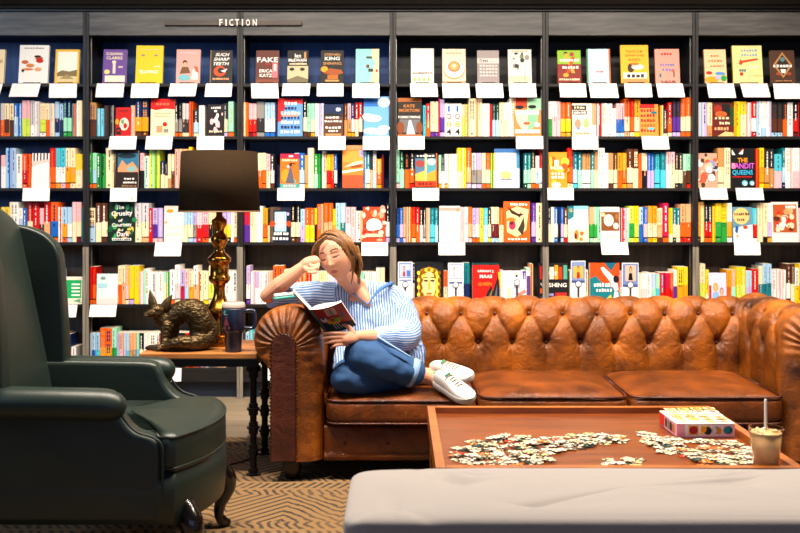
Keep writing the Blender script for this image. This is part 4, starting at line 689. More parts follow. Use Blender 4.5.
# ================================================================== SOFA
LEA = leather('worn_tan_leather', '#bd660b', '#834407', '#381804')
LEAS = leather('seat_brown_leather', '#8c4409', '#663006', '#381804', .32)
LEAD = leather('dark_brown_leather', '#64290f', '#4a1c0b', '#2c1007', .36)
BRASS = mat('antique_brass', '#b98a3a', rough=.28, metal=1, var=.15, scale=30)
NAIL = mat('nail_brass', '#4a3418', rough=.4, metal=1, var=.1)
FOOTW = mat('dark_foot_wood', '#1d100b', rough=.4, var=.2)
SX, SU = .684, .1735
sofa = thing('sofa', 'long worn tan leather sofa with a deep buttoned back in front of the bookcases', 'sofa', (SX, 4.85, 0))
def so(v): return (v[0] - SX, v[1] - 4.85, v[2])
def resample(pts, n):
    P = [Vector((0, y, z)) for y, z in pts]; P, _ = catmull(P, [0] * len(P), 12)
    L = [0]
    for a, b in zip(P, P[1:]): L.append(L[-1] + (b - a).length)
    out = []; j = 0
    for i in range(n + 1):
        s = L[-1] * i / n
        while j < len(L) - 2 and L[j + 1] < s: j += 1
        t = (s - L[j]) / max(1e-9, L[j + 1] - L[j]); out.append((P[j].lerp(P[j + 1], t), s))
    return out
def lattice(p, q, low=-1.0):
    """how far the leather swells between buttons at whole p on row q = 0, half p on rows q = -1, 1"""
    if q >= low:
        a, b = p + q / 2, p - q / 2; h = (abs(math.sin(math.pi * a)) * abs(math.sin(math.pi * b))) ** .27
    else:
        h = abs(math.sin(math.pi * (p - .5 if int(round(low)) % 2 else p))) ** .55 * (1 - .35 * min(1, (low - q)))
    fx = abs(p - round(p)); fh = abs(p - .5 - round(p - .5)); dd = 9
    dd = min(dd, (fx * 1.0) ** 2 + (q * .8) ** 2, fh ** 2 + ((q + 1) * .8) ** 2, fh ** 2 + ((q - 1) * .8) ** 2)
    cr = 9
    for bp_, bq in ((round(p), 0), (round(p - .5) + .5, -1), (round(p - .5) + .5, 1)):
        ex, ey = (p - bp_), (q - bq) * .8; rr = math.hypot(ex, ey)
        if rr < cr: cr, an = rr, math.atan2(ey, ex)
    h -= .26 * abs(math.cos(an * 5.5 + bp_ * 1.7)) ** 6 * math.exp(-(cr / .27) ** 2)
    return h - .85 * math.exp(-dd / .016)
prof = resample([(5.085, .22), (5.085, .36), (5.08, .46), (5.085, .55), (5.09, .62), (5.10, .672), (5.135, .714), (5.19, .730), (5.245, .714), (5.285, .662), (5.30, .58), (5.30, .35), (5.30, .09)], 150)
s1 = min(prof, key=lambda t: abs(t[0].z - .672) + (9 if t[0].y > 5.15 else 0))[1]; SV = .142
rows = []; XA, XB, NX = -.47, 1.84, 420; BUT = []
for i in range(NX + 1):
    x = XA + (XB - XA) * i / NX; p = (x - .316) / SU; row = []
    for j, (pt, s) in enumerate(prof):
        a, b = prof[max(j - 1, 0)][0], prof[min(j + 1, len(prof) - 1)][0]; t = (b - a).normalized(); nrm = Vector((0, -t.z, t.y))
        q = (s - s1) / SV
        fade = 1 if q < 1.1 else max(0, 1 - (q - 1.1) * 1.2)
        h = .031 * lattice(p, q) * fade * (1 - .2 * max(0, min(1, q / .8))) if q < 2 else 0
        h += .006 * noise.noise(Vector((x * 7, s * 9, 1))) * fade
        row.append(so((x, pt.y + nrm.y * h, pt.z + nrm.z * h)))
    rows.append(row)
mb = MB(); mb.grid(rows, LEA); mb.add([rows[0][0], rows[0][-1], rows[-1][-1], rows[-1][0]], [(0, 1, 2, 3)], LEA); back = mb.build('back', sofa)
for q, off in ((0, 0), (-1, .5)):
    pt, s = min(prof, key=lambda t: abs(t[1] - (s1 + q * SV)))
    for k in range(-4, 9):
        x = .316 + (k + off) * SU
        if not -.36 < x < 1.74: continue
        mb = MB(); mb.ball((0, 0, 0), (.011, .007, .011), LEAD, 10, 6); o = mb.build('button', back); o.location = so((x, pt.y + .012, pt.z - .004))

def arm(side):
    """rolled arm; side -1 at the reading woman, +1 at the far end"""
    X = lambda o: -.335 - o if side < 0 else 1.703 + o      # o: distance outward from the inner face
    cx, cz, r = .163, .622, .153
    C = [(0, .09), (0, .2), (0, .3), (0, .4), (.0, .5), (.003, .57)] + [(cx - r * math.cos(t), cz + r * math.sin(t)) for t in [math.radians(a) for a in range(0, 211, 10)]] + [(.25, .50), (.232, .46), (.23, .36), (.23, .2), (.23, .09)]
    n = len(C)
    P = []
    for k, (o, z) in enumerate(C):
        if k < 6: P.append((.117, min(z, .60)))
        elif k < 27: t = math.radians(-10 + (k - 6) * 10); P.append((.175 - .058 * math.cos(max(0, min(math.pi, t))), .60 + .058 * math.sin(max(0, min(math.pi, t)))))
        else: P.append((.233, min(z, .60)))
    fine_C, fine_P = [], []
    A, _ = catmull([Vector((o, z, 0)) for o, z in C], [0] * n, 4); B, _ = catmull([Vector((o, z, 0)) for o, z in P], [0] * n, 4)
    L = [0]
    for a, b in zip(A, A[1:]): L.append(L[-1] + (b - a).length)
    rows = []
    def nrm(j):
        t = (A[min(j + 1, len(A) - 1)] - A[max(j - 1, 0)]).normalized(); return Vector((-t.y, t.x, 0))
    ringsF = 10
    for i in range(ringsF + 1):                      # bull nose, pleated towards the facing panel
        u = i / ringsF; row = []
        for j in range(len(A)):
            f = math.sin(u * math.pi / 2); y = 4.415 + .085 * (1 - math.cos(u * math.pi / 2)); p = B[j].lerp(A[j], f)
            arch = max(0, min(1, (A[j].y - .45) / .1))
            pl = .006 * arch * math.sin(L[j] * 150 + 2 * noise.noise(Vector((L[j] * 9, 0, 3)))) * math.sin(u * math.pi) ** .7
            row.append(so((X(p.x), y - pl, p.y + pl * .4)))
        rows.append(row)
    ny = 84
    for i in range(1, ny + 1):
        y = 4.50 + (5.28 - 4.50) * i / ny; row = []; pp = (y - 5.04) / .185
        for j in range(len(A)):
            s = L[j]; q = (s - .62) / .15; nr = nrm(j)
            w = min(1, (y - 4.5) / .1) * (1 if q < 1.6 else max(0, 1 - (q - 1.6) * 1.5)) * (1 if A[j].y > .3 else 0)
            h = (.032 * (lattice(pp, q) - 1) - .008) * w + .004 * noise.noise(Vector((y * 8, s * 8, side)))
            if A[j].y < .32 and j < len(A) / 2: h = 0
            row.append(so((X(A[j].x + nr.x * h), y, A[j].y + nr.y * h)))
        rows.append(row)
    mb = MB(); mb.grid(rows, LEA); mb.add(rows[-1], [tuple(range(len(rows[-1])))], LEA)
    am = mb.build('arm', sofa)
    mb = MB()                                        # flat facing
    out = [(.116, .092)] + [(.175 - .058 * math.cos(math.radians(a)), .60 + .058 * math.sin(math.radians(a))) for a in range(0, 181, 12)] + [(.234, .092)]
    vs = [so((X(o), 4.418, z)) for o, z in out] + [so((X(.175 + (o - .175) * .9), 4.408, .35 + (z - .35) * .985)) for o, z in out]; k = len(out)
    mb.add(vs, [tuple(range(k, 2 * k))] + [(a, (a + 1) % k, (a + 1) % k + k, a + k) for a in range(k)], LEAD); pn = mb.build('facing_panel', am)
    mb = MB()                                        # nail heads round the facing
    path = [Vector((o, z, 0)) for o, z in out]; s = 0; step = .017
    for a, b in zip(path, path[1:]):
        d = (b - a).length; t = s
        while t < d:
            p = a.lerp(b, t / d); mb.ball(so((X(p.x), 4.409, p.y)), (.0042, .003, .0042), NAIL, 6, 4); t += step
        s = t - d
    mb.build('nailhead_trim', am)
for sd in (-1, 1): arm(sd)
for k, (a, b) in enumerate(((-.328, .347), (.353, 1.020), (1.026, 1.712))):
    def warp(p, top, k=k, a=a, b=b):
        u = (p.x - a) / (b - a); v = (p.y - 4.41) / .64
        d = -.012 * math.exp(-((u - .5) / .3) ** 2 - ((v - .5) / .35) ** 2) * (0 if k == 0 else 1) * top
        wr = .004 * noise.noise(Vector((p.x * 6, p.y * 14, k))) + .002 * math.sin(p.x * 40 + 6 * noise.noise(Vector((p.x * 3, p.y * 9, 7)))) * top
        return Vector((p.x, p.y, p.z + d + .012 * v * top + wr * (.3 + .7 * top)))
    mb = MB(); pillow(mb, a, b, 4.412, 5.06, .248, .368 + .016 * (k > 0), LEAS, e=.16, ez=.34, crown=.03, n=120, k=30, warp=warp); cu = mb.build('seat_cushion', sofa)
    for v in cu.data.vertices: v.co = Vector(so(v.co))
    for z in (.358 + .016 * (k > 0), .258):
        mb = MB(); pts = [so(((a + b) / 2 + (b - a) / 2 * sgnpow(math.cos(t), .16) * .985, 4.736 + .324 * sgnpow(math.sin(t), .16) * .985, z)) for t in [2 * math.pi * q / 96 for q in range(97)]]
        mb.tube(pts, .0055, LEAD, n=6, cap=False); mb.build('welt', cu)
mb = MB(); rows = []                                 # front rail, loosely buttoned
for i in range(121):
    x = -.333 + 2.034 * i / 120; row = []
    for j in range(15):
        v = j / 14; z = .088 + .15 * v; bl = .03 * math.sin(math.pi * v) ** .6
        p = (x + .05) / .19; bl *= .55 + .45 * abs(math.sin(math.pi * p)) ** .5 if .25 < v < .9 else 1
        bl += .004 * noise.noise(Vector((x * 9, v * 3, 5))); bl *= min(1, (i + .01) / 5, (120.01 - i) / 5)
        row.append(so((x, 4.465 - bl - .01 * (v < .15), z)))
    row.append(so((x, 5.02, .24))); rows.append(row)
mb.grid(rows, LEAS); rail = mb.build('front_rail', sofa)
for k in range(11):
    mb = MB(); mb.ball((0, 0, 0), (.009, .006, .009), LEAD, 8, 6); o = mb.build('button', rail); o.location = so((-.05 - .19 + .19 * k, 4.442, .165))
mb = MB()
for k in range(118): mb.ball(so((-.325 + k * .0172, 4.452, .096)), (.005, .004, .005), NAIL, 6, 4)
mb.build('nailhead_trim', rail)
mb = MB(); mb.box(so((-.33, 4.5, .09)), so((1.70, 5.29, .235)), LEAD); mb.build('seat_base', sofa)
for x in (-.48, 1.848):
    for y in (4.49, 5.22):
        mb = MB(); mb.lathe([(.026, 0), (.034, .012), (.044, .045), (.04, .075), (.048, .091)], FOOTW, so((x, y, 0)), 20); mb.build('foot', sofa)

# small case on the arm
cs = thing('small_case', 'small white and teal case lying on the rounded sofa arm', 'case', (-.525, 4.56, .797), 0)
cs.rotation_euler = (0, math.radians(-6), math.radians(12))
mb = MB(); mb.box((-.048, -.035, 0), (.048, .035, .014), mat('teal_case', '#2f8f86', rough=.4)); mb.build('case_tray', cs, bevel=.006, seg=3)
mb = MB(); mb.box((-.043, -.031, .0145), (.043, .031, .026), mat('white_case', '#ece9e0', rough=.35)); mb.build('case_lid', cs, bevel=.005, seg=3)
mb = MB(); mb.box((.018, -.02, .0265), (.036, .022, .0285), mat('case_dark', '#2a2624', rough=.4)); mb.build('camera_bump', cs, bevel=.001)

# ================================================================== COFFEE TABLE
TW = wood('orange_table_wood', '#592603', '#7a3a06', rough=.36, stretch=(1.5, 12, 12), scale=2.2, coat=.1, bump=.05)
TW2 = wood('rim_table_wood', '#84420f', '#ad6018', rough=.32, stretch=(1.5, 10, 10), scale=3, coat=.3, bump=.05)
TX0, TX1, TY0, TY1, TZ = .108, 1.195, 2.945, 3.85, .428
tb = thing('coffee_table', 'square orange-brown wooden coffee table with raised rim between sofa and ottoman', 'coffee table', ((TX0 + TX1) / 2, (TY0 + TY1) / 2, 0))
cx, cy = tb.location.x, tb.location.y
def tp(name, a, b, m, bev=.002, par=None):
    mb = MB(); mb.box((a[0] - cx, a[1] - cy, a[2]), (b[0] - cx, b[1] - cy, b[2]), m); return mb.build(name, par or tb, bevel=bev)
tp('tabletop', (TX0 + .03, TY0 + .03, .40), (TX1 - .03, TY1 - .03, TZ), TW)
tp('rim', (TX0, TY0, .385), (TX0 + .0295, TY1, .452), TW2); tp('rim', (TX1 - .0295, TY0, .385), (TX1, TY1, .452), TW2)
tp('rim', (TX0 + .03, TY1 - .0295, .385), (TX1 - .03, TY1, .452), TW2); tp('rim', (TX0 + .03, TY0, .385), (TX1 - .03, TY0 + .0295, .452), TW2)
for x in (TX0 + .01, TX1 - .07):
    for y in (TY0 + .01, TY1 - .07): tp('leg', (x, y, 0), (x + .06, y + .06, .384), TW2)
tp('lower_shelf', (TX0 + .072, TY0 + .072, .12), (TX1 - .072, TY1 - .072, .14), TW)

# ================================================================== OTTOMAN
OT = mat('oatmeal_linen', '#898380', rough=.9, sheen=.2, var=.1, scale=220, bump=.25, bscale=420)
ot = thing('ottoman', 'wide oatmeal linen ottoman bench with a soft tufted top in the front', 'ottoman', (.62, 2.68, 0))
TUF = [(.17 + .39 * k, y) for k in range(-0, 4) for y in (2.76,)] + [(-.03 + .39 * k, 2.57) for k in range(0, 4)]
def otw(p, top):
    d = 0
    for tx, ty in TUF:
        r2 = ((p.x - tx) / .09) ** 2 + ((p.y - ty) / .05) ** 2; d -= .022 * math.exp(-r2)
        d -= .009 * math.exp(-((p.x - tx - (p.y - ty) * .8) / .02) ** 2 - ((p.y - ty) / .12) ** 2)
        d -= .009 * math.exp(-((p.x - tx + (p.y - ty) * .8) / .02) ** 2 - ((p.y - ty) / .12) ** 2)
    d += .004 * noise.noise(p * 6)
    return Vector((p.x - .62, p.y - 2.68, p.z + d * top))
mb = MB(); pillow(mb, -.14, 1.38, 2.44, 2.925, .34, .465, OT, e=.13, ez=.3, crown=.012, n=240, k=60, warp=otw); mb.build('cushion_top', ot)
mb = MB(); mb.box((-.745, -.225, .13), (.745, .23, .345), OT); mb.build('base', ot, bevel=.02, seg=3)
for x in (-.68, .68):
    for y in (-.17, .17):
        mb = MB(); mb.lathe([(.018, 0), (.028, .13)], FOOTW, (x, y, 0), 16); mb.build('leg', ot)

# ================================================================== THINGS ON THE COFFEE TABLE
bx = thing('puzzle_box', 'square jigsaw box with pink sides and a lid of little pictures on the coffee table', 'puzzle box', (1.047, 3.525, TZ + .0006), math.radians(1))
PK = mat('box_pink', '#ee9fb4', rough=.45, var=.04); BWH = mat('box_white', '#f2ead6', rough=.4, var=.03)
w, dp, h = .2, .215, .048
mb = MB(); mb.box((-w / 2 + .003, -dp / 2 + .003, 0), (w / 2 - .003, dp / 2 - .003, .03), mat('box_inner', '#e7dcc8', rough=.6)); mb.build('box_base', bx)
mb = MB(); mb.box((-w / 2, -dp / 2, .002), (w / 2, dp / 2, h), PK)
lid = mb.build('lid', bx, bevel=.0015)
rn = random.Random(5); mb = MB()
FT = Matrix.Translation((0, -dp / 2, h + .0004)) @ Matrix.Rotation(-math.pi / 2, 4, 'X')       # (x, -, z) -> top plane
it = [('r', 0, 0, 1, 1, '#f4ecd6')]
cs_ = ['#d9962c', '#c8431f', '#8a5a3a', '#e9b45a', '#6b8a5a', '#3f3a3a', '#c9a26a', '#b93a2a', '#9ab8a4', '#e08a3a']
for r in range(5):
    for c in range(4):
        u, v = .06 + c * .235, .05 + r * .19; q = rn.choice(cs_)
        it += [('r', u, v, u + .2, v + .15, rn.choice(['#f6e2b0', '#f0c9a0', '#e9e4dc', '#f3d48a'])), ('e', u + .1, v + .075, .075, .05, q)] + ([('e', u + .12, v + .09, .035, .03, rn.choice(cs_))] if rn.random() < .6 else [])
draw(mb, it, w, dp, FT); mb.build('lid_print', lid)
mb = MB()
it = [('r', .14, .1, .99, .97, '#f1e6ea'), ('r', .2, .2, .37, .9, '#e8a83a'), ('e', .285, .55, .075, .3, '#a8203a'), ('r', .41, .2, .57, .9, '#f0cf8a'), ('e', .53, .5, .07, .3, '#1f3a44'), ('e', .46, .6, .05, .22, 'a'), ('r', .6, .2, .77, .9, '#dfe4ec'), ('e', .66, .55, .055, .27, '#2a2a44'), ('e', .645, .55, .035, .27, '#dfe4ec'), ('e', .72, .5, .045, .25, '#d9a32c'), ('r', .79, .2, .96, .9, '#f0b8c4'), ('e', .875, .55, .08, .3, '#1f9aa4'), ('p', [(.875, .25), (.95, .55), (.875, .85), (.92, .55)], 'k')]
draw(mb, it, w, h * .96, Matrix.Translation((0, -dp / 2, .002)))
it = [('r', .02, .08, .3, .95, '#d8452c')] + [('r', .36 + .14 * k, .2, .46 + .14 * k, .85, c) for k, c in enumerate(['#3a2a2e', '#7a9a6a', '#4a2c24', '#c98a3a'])]
draw(mb, it, dp, h * .96, Matrix.Translation((-w / 2, 0, .002)) @ Matrix.Rotation(-math.pi / 2, 4, 'Z')); mb.build('side_print', lid)

# jigsaw pieces: one outline, several prints, each piece its own object
def piece_mesh(kind, cols):
    rn = random.Random(kind); s = .0142; out = []
    for e in range(4):
        a = Vector((math.cos(math.pi / 4 + e * math.pi / 2), math.sin(math.pi / 4 + e * math.pi / 2))) * s * 1.414; b = Vector((math.cos(math.pi / 4 + (e + 1) * math.pi / 2), math.sin(math.pi / 4 + (e + 1) * math.pi / 2))) * s * 1.414
        nrm = Vector(((b - a).y, -(b - a).x)).normalized() * (1 if rn.random() < .5 else -1); t = (b - a)
        out.append(a); out.append(a + t * .38)
        c = a + t * .5 + nrm * s * .38
        st = nrm * -1
        for k in range(7):
            an = -2.3 + 4.6 * k / 6; d = nrm * math.cos(an) + t.normalized() * math.sin(an); out.append(c + d * s * .34)
        out.append(a + t * .62)
    n = len(out); mb = MB(); th = .0021
    mb.add([(p.x, p.y, 0) for p in out] + [(p.x, p.y, th) for p in out], [tuple(range(n - 1, -1, -1)), tuple(range(n, 2 * n))] + [(k, (k + 1) % n, (k + 1) % n + n, k + n) for k in range(n)], mat('cardboard_edge', '#6e5f50', rough=.9)); mb.m[1] = mb.mi(pcol(cols[0]))
    for k, c in enumerate(cols[1:]):
        r = s * (.35 + .3 * rn.random()); ox, oy = (rn.random() - .5) * s * .7, (rn.random() - .5) * s * .7
        mb.add([(ox + r * math.cos(q * .785), oy + r * .8 * math.sin(q * .785), th + .0002 + k * .0001) for q in range(8)], [tuple(range(8))], pcol(c))
    return mb.mesh('jigsaw_piece')
sets = [['#cfc4ae'], ['#d6cebf', '#b3a488'], ['#cfc3a6', '#a3805c'], ['#c9c0b0', '#2f4a46'], ['#cdbfa4', '#c0601c'], ['#d2c8b4', '#a03320'], ['#c4b490', '#d9a92c'], ['#22383a', '#5a7a6a'], ['#c9763a', '#d9c8a4'], ['#c7bcaa', '#7f968a'], ['#d8d2c6', '#c9928a'], ['#cfc4ae', '#3a2e2a'], ['#b9402c', '#d9c09a'], ['#b3a68e', '#5f7f74'], ['#8f8574', '#d6cebf'], ['#3a342e', '#b0a48c']]
PIECES = [piece_mesh(k, c) for k, c in enumerate(sets)]
WTS = [9, 9, 8, 6, 4, 4, 3, 4, 3, 4, 6, 5, 2, 3, 4, 3]
def inside(x, y, poly):
    c = False; n = len(poly)
    for i in range(n):
        x1, y1 = poly[i]; x2, y2 = poly[i - 1]
        if (y1 > y) != (y2 > y) and x < (x2 - x1) * (y - y1) / (y2 - y1) + x1: c = not c
    return c
def onto(px, py, z): d = (H - z) / (py - VY) * F; return ((px - VX) * d / F, d)
HEAPS = [([(452, 451), (475, 441), (505, 436.5), (560, 437.5), (592, 433.5), (627, 436.5), (622, 443), (590, 447), (568, 451), (552, 457), (548, 466), (470, 467), (456, 463)], 186, 'jigsaw piece in the wide loose heap near the table corner by the shoes', 'jigsaw pieces in the wide heap'),
         ([(636, 433.5), (660, 433.5), (680, 441.5), (735, 441.5), (754, 452), (752, 464), (706, 467), (690, 459), (662, 453), (640, 441)], 100, 'jigsaw piece in the heap spilling in front of the puzzle box', 'jigsaw pieces in front of the box'),
         ([(604, 460), (640, 459), (642, 467), (604, 468)], 14, 'jigsaw piece in the little cluster between the two heaps by the ottoman', 'jigsaw pieces between the heaps')]
rn = random.Random(12)
for poly, n, lab, grp in HEAPS:
    P2 = [onto(x, y, TZ) for x, y in poly]; xs = [p[0] for p in P2]; ys = [p[1] for p in P2]; put = []; tries = 0
    while len(put) < n and tries < 60000:
        tries += 1
        x = min(xs) + rn.random() * (max(xs) - min(xs)); y = min(ys) + rn.random() * (max(ys) - min(ys))
        if not inside(x, y, P2) or y < TY0 + .045 or x > TX1 - .05 or x < TX0 + .05: continue
        if .93 < x < 1.165 and 3.395 < y < 3.66: continue
        near = [q for q in put if (q[0] - x) ** 2 + (q[1] - y) ** 2 < .037 ** 2]
        if any((q[0] - x) ** 2 + (q[1] - y) ** 2 < .014 ** 2 for q in near): continue
        lv = 0
        while any(q[2] == lv for q in near): lv += 1
        if lv > 4: continue
        put.append((x, y, lv))
    for x, y, lv in put:
        o = D.objects.new('jigsaw_piece', rn.choices(PIECES, WTS)[0]); COL.objects.link(o); o.location = (x, y, TZ + .0005 + lv * .0027); o.rotation_euler = (0, 0, rn.random() * 6.28); tag(o, lab, 'jigsaw piece', grp)

# iced coffee
cf = thing('iced_coffee', 'clear plastic cup of milky iced coffee with a straw at the table corner', 'iced coffee', (1.108, 3.02, TZ + .0008))
CLR = mat('clear_plastic', '#ffffff', rough=.06, trans=1.0, ior=1.03, var=0)
mb = MB(); mb.lathe([(.001, .001), (.036, .001), (.0362, .004), (.049, .120), (.0515, .121), (.0515, .125), (.0485, .125), (.0478, .120), (.0352, .006), (.001, .006)], CLR, n=40); mb.build('cup', cf)
mb = MB(); mb.lathe([(.001, .0068), (.0345, .0068), (.0462, .112), (.001, .112)], mat('milky_coffee', '#d9a66c', rough=.35, var=.22, scale=26), n=40); cof = mb.build('coffee', cf)
for k in range(4):
    mb = MB(); s = .010; mb.box((-s, -s, -s), (s, s, s), mat('ice', '#d9b98c', rough=.15, var=.05)); o = mb.build('ice_cube', cf, bevel=.003); a = k * 1.256; o.location = (.026 * math.cos(a), .026 * math.sin(a), .1075); o.rotation_euler = (a, .4 * k, a * .7)
mb = MB(); mb.tube([(0, 0, .01), (.002, .008, .205)], .0042, mat('straw_plastic', '#e9dccb', rough=.3), n=12); mb.build('straw', cf)

# ================================================================== SIDE TABLE, LAMP, TUMBLER
IRON = mat('black_iron', '#0d0d10', rough=.38, metal=.5, var=.15)
STW = wood('side_table_wood', '#8a5228', '#b4773c', rough=.4, stretch=(1.5, 12, 12), scale=3, bump=.1)
SX0, SX1, SY0, SY1, SZ = -1.17, -.64, 4.50, 4.975, .555
st = thing('side_table', 'wooden topped side table on black pipe legs between the armchair and sofa', 'side table', ((SX0 + SX1) / 2, (SY0 + SY1) / 2, 0))
cx, cy = st.location.x, st.location.y
mb = MB(); mb.box((SX0 - cx, SY0 - cy, SZ - .022), (SX1 - cx, SY1 - cy, SZ), STW); mb.build('tabletop', st, bevel=.002)
mb = MB(); z0, z1 = SZ - .058, SZ - .0225
for a, b in (((SX0, SY0 - .004), (SX1, SY0 + .025)), ((SX0, SY1 - .025), (SX1, SY1)), ((SX0, SY0 + .0255), (SX0 + .025, SY1 - .0255)), ((SX1 - .025, SY0 + .0255), (SX1, SY1 - .0255))): mb.box((a[0] - cx, a[1] - cy, z0), (b[0] - cx, b[1] - cy, z1), IRON)
mb.build('apron_frame', st, bevel=.002)
for x in (SX0 + .03, SX1 - .022):
    for y in (SY0 + .045, SY1 - .045):
        mb = MB(); r = .0155
        pr = [(.034, 0), (.034, .007), (.021, .009), (.021, .03), (r, .031)]
        for z in (.115, .215, .30): pr += [(r, z - .03), (.021, z - .029), (.023, z - .006), (.0295, z - .005), (.0295, z + .004), (.021, z + .005), (.021, z + .024), (r, z + .025)]
        pr += [(r, .44), (.022, .441), (.022, .47), (.034, .472), (.034, z0 - .0005)]
        mb.lathe(pr, IRON, (x - cx, y - cy, 0), 20, smooth=False); mb.build('leg', st)

LB = mat('lamp_brass', '#a8722a', rough=.22, metal=1, var=.3, scale=18)
lp = thing('table_lamp', 'tall turned brass table lamp with a black drum shade on the side table', 'table lamp', (-.862, 4.80, SZ + .0005))
def zl(y, d=4.80): return H - (y - VY) * d / F - SZ
mb = MB(); b0 = zl(331)
for a, z0, z1 in ((.085, 0, .018), (.076, .018, .032), (.068, .032, .046)): mb.box((-a, -a, z0), (a, a, z1), LB)
mb.build('base', lp, bevel=.004)
px = [(0.058, 334), (.060, 322), (.052, 318), (.058, 314), (.066, 311), (.064, 309), (.05, 305), (.036, 300), (.028, 295), (.026, 288), (.030, 284), (.046, 281.5), (.052, 279), (.05, 276.5), (.044, 275), (.043, 265), (.047, 263.5), (.055, 261), (.056, 258.5), (.046, 256), (.026, 252), (.022, 249), (.03, 245), (.041, 241), (.042, 238.5), (.033, 235), (.022, 232), (.024, 229), (.031, 226), (.038, 222.5), (.036, 220), (.022, 218), (.015, 216), (.015, 175)]
P = [Vector((r, 0, zl(y))) for r, y in px]
mb = MB(); mb.lathe([(.066, .0465), (.064, .055)] + [(p.x, p.z) for p in P if p.z > .056], LB, n=36); mb.build('stem', lp)
SHM = mat('black_linen_shade', '#2a1e12', rough=.95, sheen=.0, spec=.1, var=.85, scale=320, bump=.4, bscale=500)
mb = MB(); zt, zb = zl(152), zl(211.5); t = .003
mb.lathe([(.194, zb), (.181, zt), (.181 - t, zt), (.194 - t, zb), (.194, zb)], SHM, n=64)
sh = mb.build('lamp_shade', lp)
mb = MB(); mb.lathe([(.1935, zb - .003), (.1962, zb - .003), (.1962, zb + .003), (.1935, zb + .003)], mat('shade_trim', '#8a6a48', rough=.5), n=64); mb.build('shade_rim', sh)
mb = MB(); mb.ball((0, 0, zl(180)), .03, mat('bulb_glass', '#efe6d2', rough=.3)); mb.build('bulb', lp)
mb = MB()
for a in range(3): mb.tube([(0, 0, zt - .02), (.179 * math.cos(a * 2.094), .179 * math.sin(a * 2.094), zt - .006)], .0018, LB, n=6)
mb.build('shade_spider', lp)

tu = thing('tumbler', 'navy handled tumbler with a clear lid at the front edge of the side table', 'tumbler', (-.757, 4.57, SZ + .0005))
NV = mat('navy_enamel', '#141f36', rough=.35, coat=.3, var=.05); k = 4.57 / F
mb = MB(); mb.lathe([(.036, 0), (.037, .004), (.041, .085), (.0505, .098), (.053, .102), (.0545, .195), (.053, .2)], NV, n=40); bd = mb.build('body', tu)
mb = MB(); mb.lathe([(.0535, .2005), (.054, .205), (.052, .222), (.046, .226), (.02, .226)], mat('smoky_lid', '#c9b8b0', rough=.15, trans=.3, var=.05), n=40); mb.build('lid', tu)
mb = MB(); mb.tube([(.05, 0, .185), (.088, 0, .188), (.098, 0, .17), (.098, 0, .125), (.088, 0, .108), (.05, 0, .108)], .0085, NV, sub=4, n=12, flat=((0, 1, 0), 1.2)); mb.build('handle', tu)
mb = MB()
def onbody(pts, z0, col_, y=-.0555):
    mb.add([(.0555 * math.sin(a), -.0558 * math.cos(a), z0 + z) for a, z in pts], [tuple(range(len(pts)))], mat('tumbler_print_' + col_.lstrip('#'), col_, rough=.5, var=0))
onbody([(-.75 + .0, 0), (-.1, 0), (-.1, .012), (-.75, .012)], .108, '#6b2a30'); onbody([(-.7, 0), (-.2, 0), (-.35, .03), (-.55, .03)], .124, '#7a3038'); onbody([(-.6, 0), (-.3, 0), (-.3, .006), (-.6, .006)], .158, '#7a3038')
onbody([(-.75, 0), (-.55, 0), (-.5, .008), (-.6, .018), (-.72, .012)], .178, '#4aa08a'); onbody([(-.72, 0), (-.35, 0), (-.35, .003), (-.72, .003)], .172, '#9ab8b0')
mb.build('logo_print', bd)

# power cord lying on the floor under the table
mb = MB(); mb.tube([(-.80, 5.3, FZ + .016), (-.76, 5.1, .005), (-.72, 4.85, .005), (-.80, 4.7, .005), (-.98, 4.62, .005), (-1.1, 4.75, .005), (-1.08, 5.0, .005)], .004, mat('cord_brown', '#2a1d16', rough=.5), n=8, sub=8)
tag(mb.build('power_cord'), 'thin dark power cord curving over the rug under the side table', 'cord')

# ================================================================== WING ARMCHAIR
CH = mat('dark_green_leather', '#1b2823', rough=.42, var=.14, scale=7, bump=.1, bscale=60)
CHP = mat('dark_green_piping', '#18251f', rough=.45, var=.1)
LEGW = mat('ebony_leg', '#0e0b0b', rough=.22, coat=.4, var=.1)
ac = thing('armchair', 'dark green wing armchair on curved black legs turned toward the sofa', 'armchair', (-1.02, 3.54, 0))
AX, AY = -1.02, 3.54
def ao(x, y, z): return Vector((x - AX, y - AY, z))
def slabshape(name, poly, y0, y1, m=CH, bev=.022, par=None):
    mb = MB(); n = len(poly); mb.add([ao(x, y0, z) for x, z in poly] + [ao(x, y1, z) for x, z in poly], [tuple(range(n)), tuple(range(2 * n - 1, n - 1, -1))] + [(k, k + n, (k + 1) % n + n, (k + 1) % n) for k in range(n)], m)
    o = mb.build(name, par or ac, bevel=bev, seg=4, angle=35)
    for p in o.data.polygons: p.use_smooth = True
    return o
def sm(poly, n=6):
    P, _ = catmull([Vector((x, 0, z)) for x, z in poly], [0] * len(poly), n); return [(p.x, p.z) for p in P]
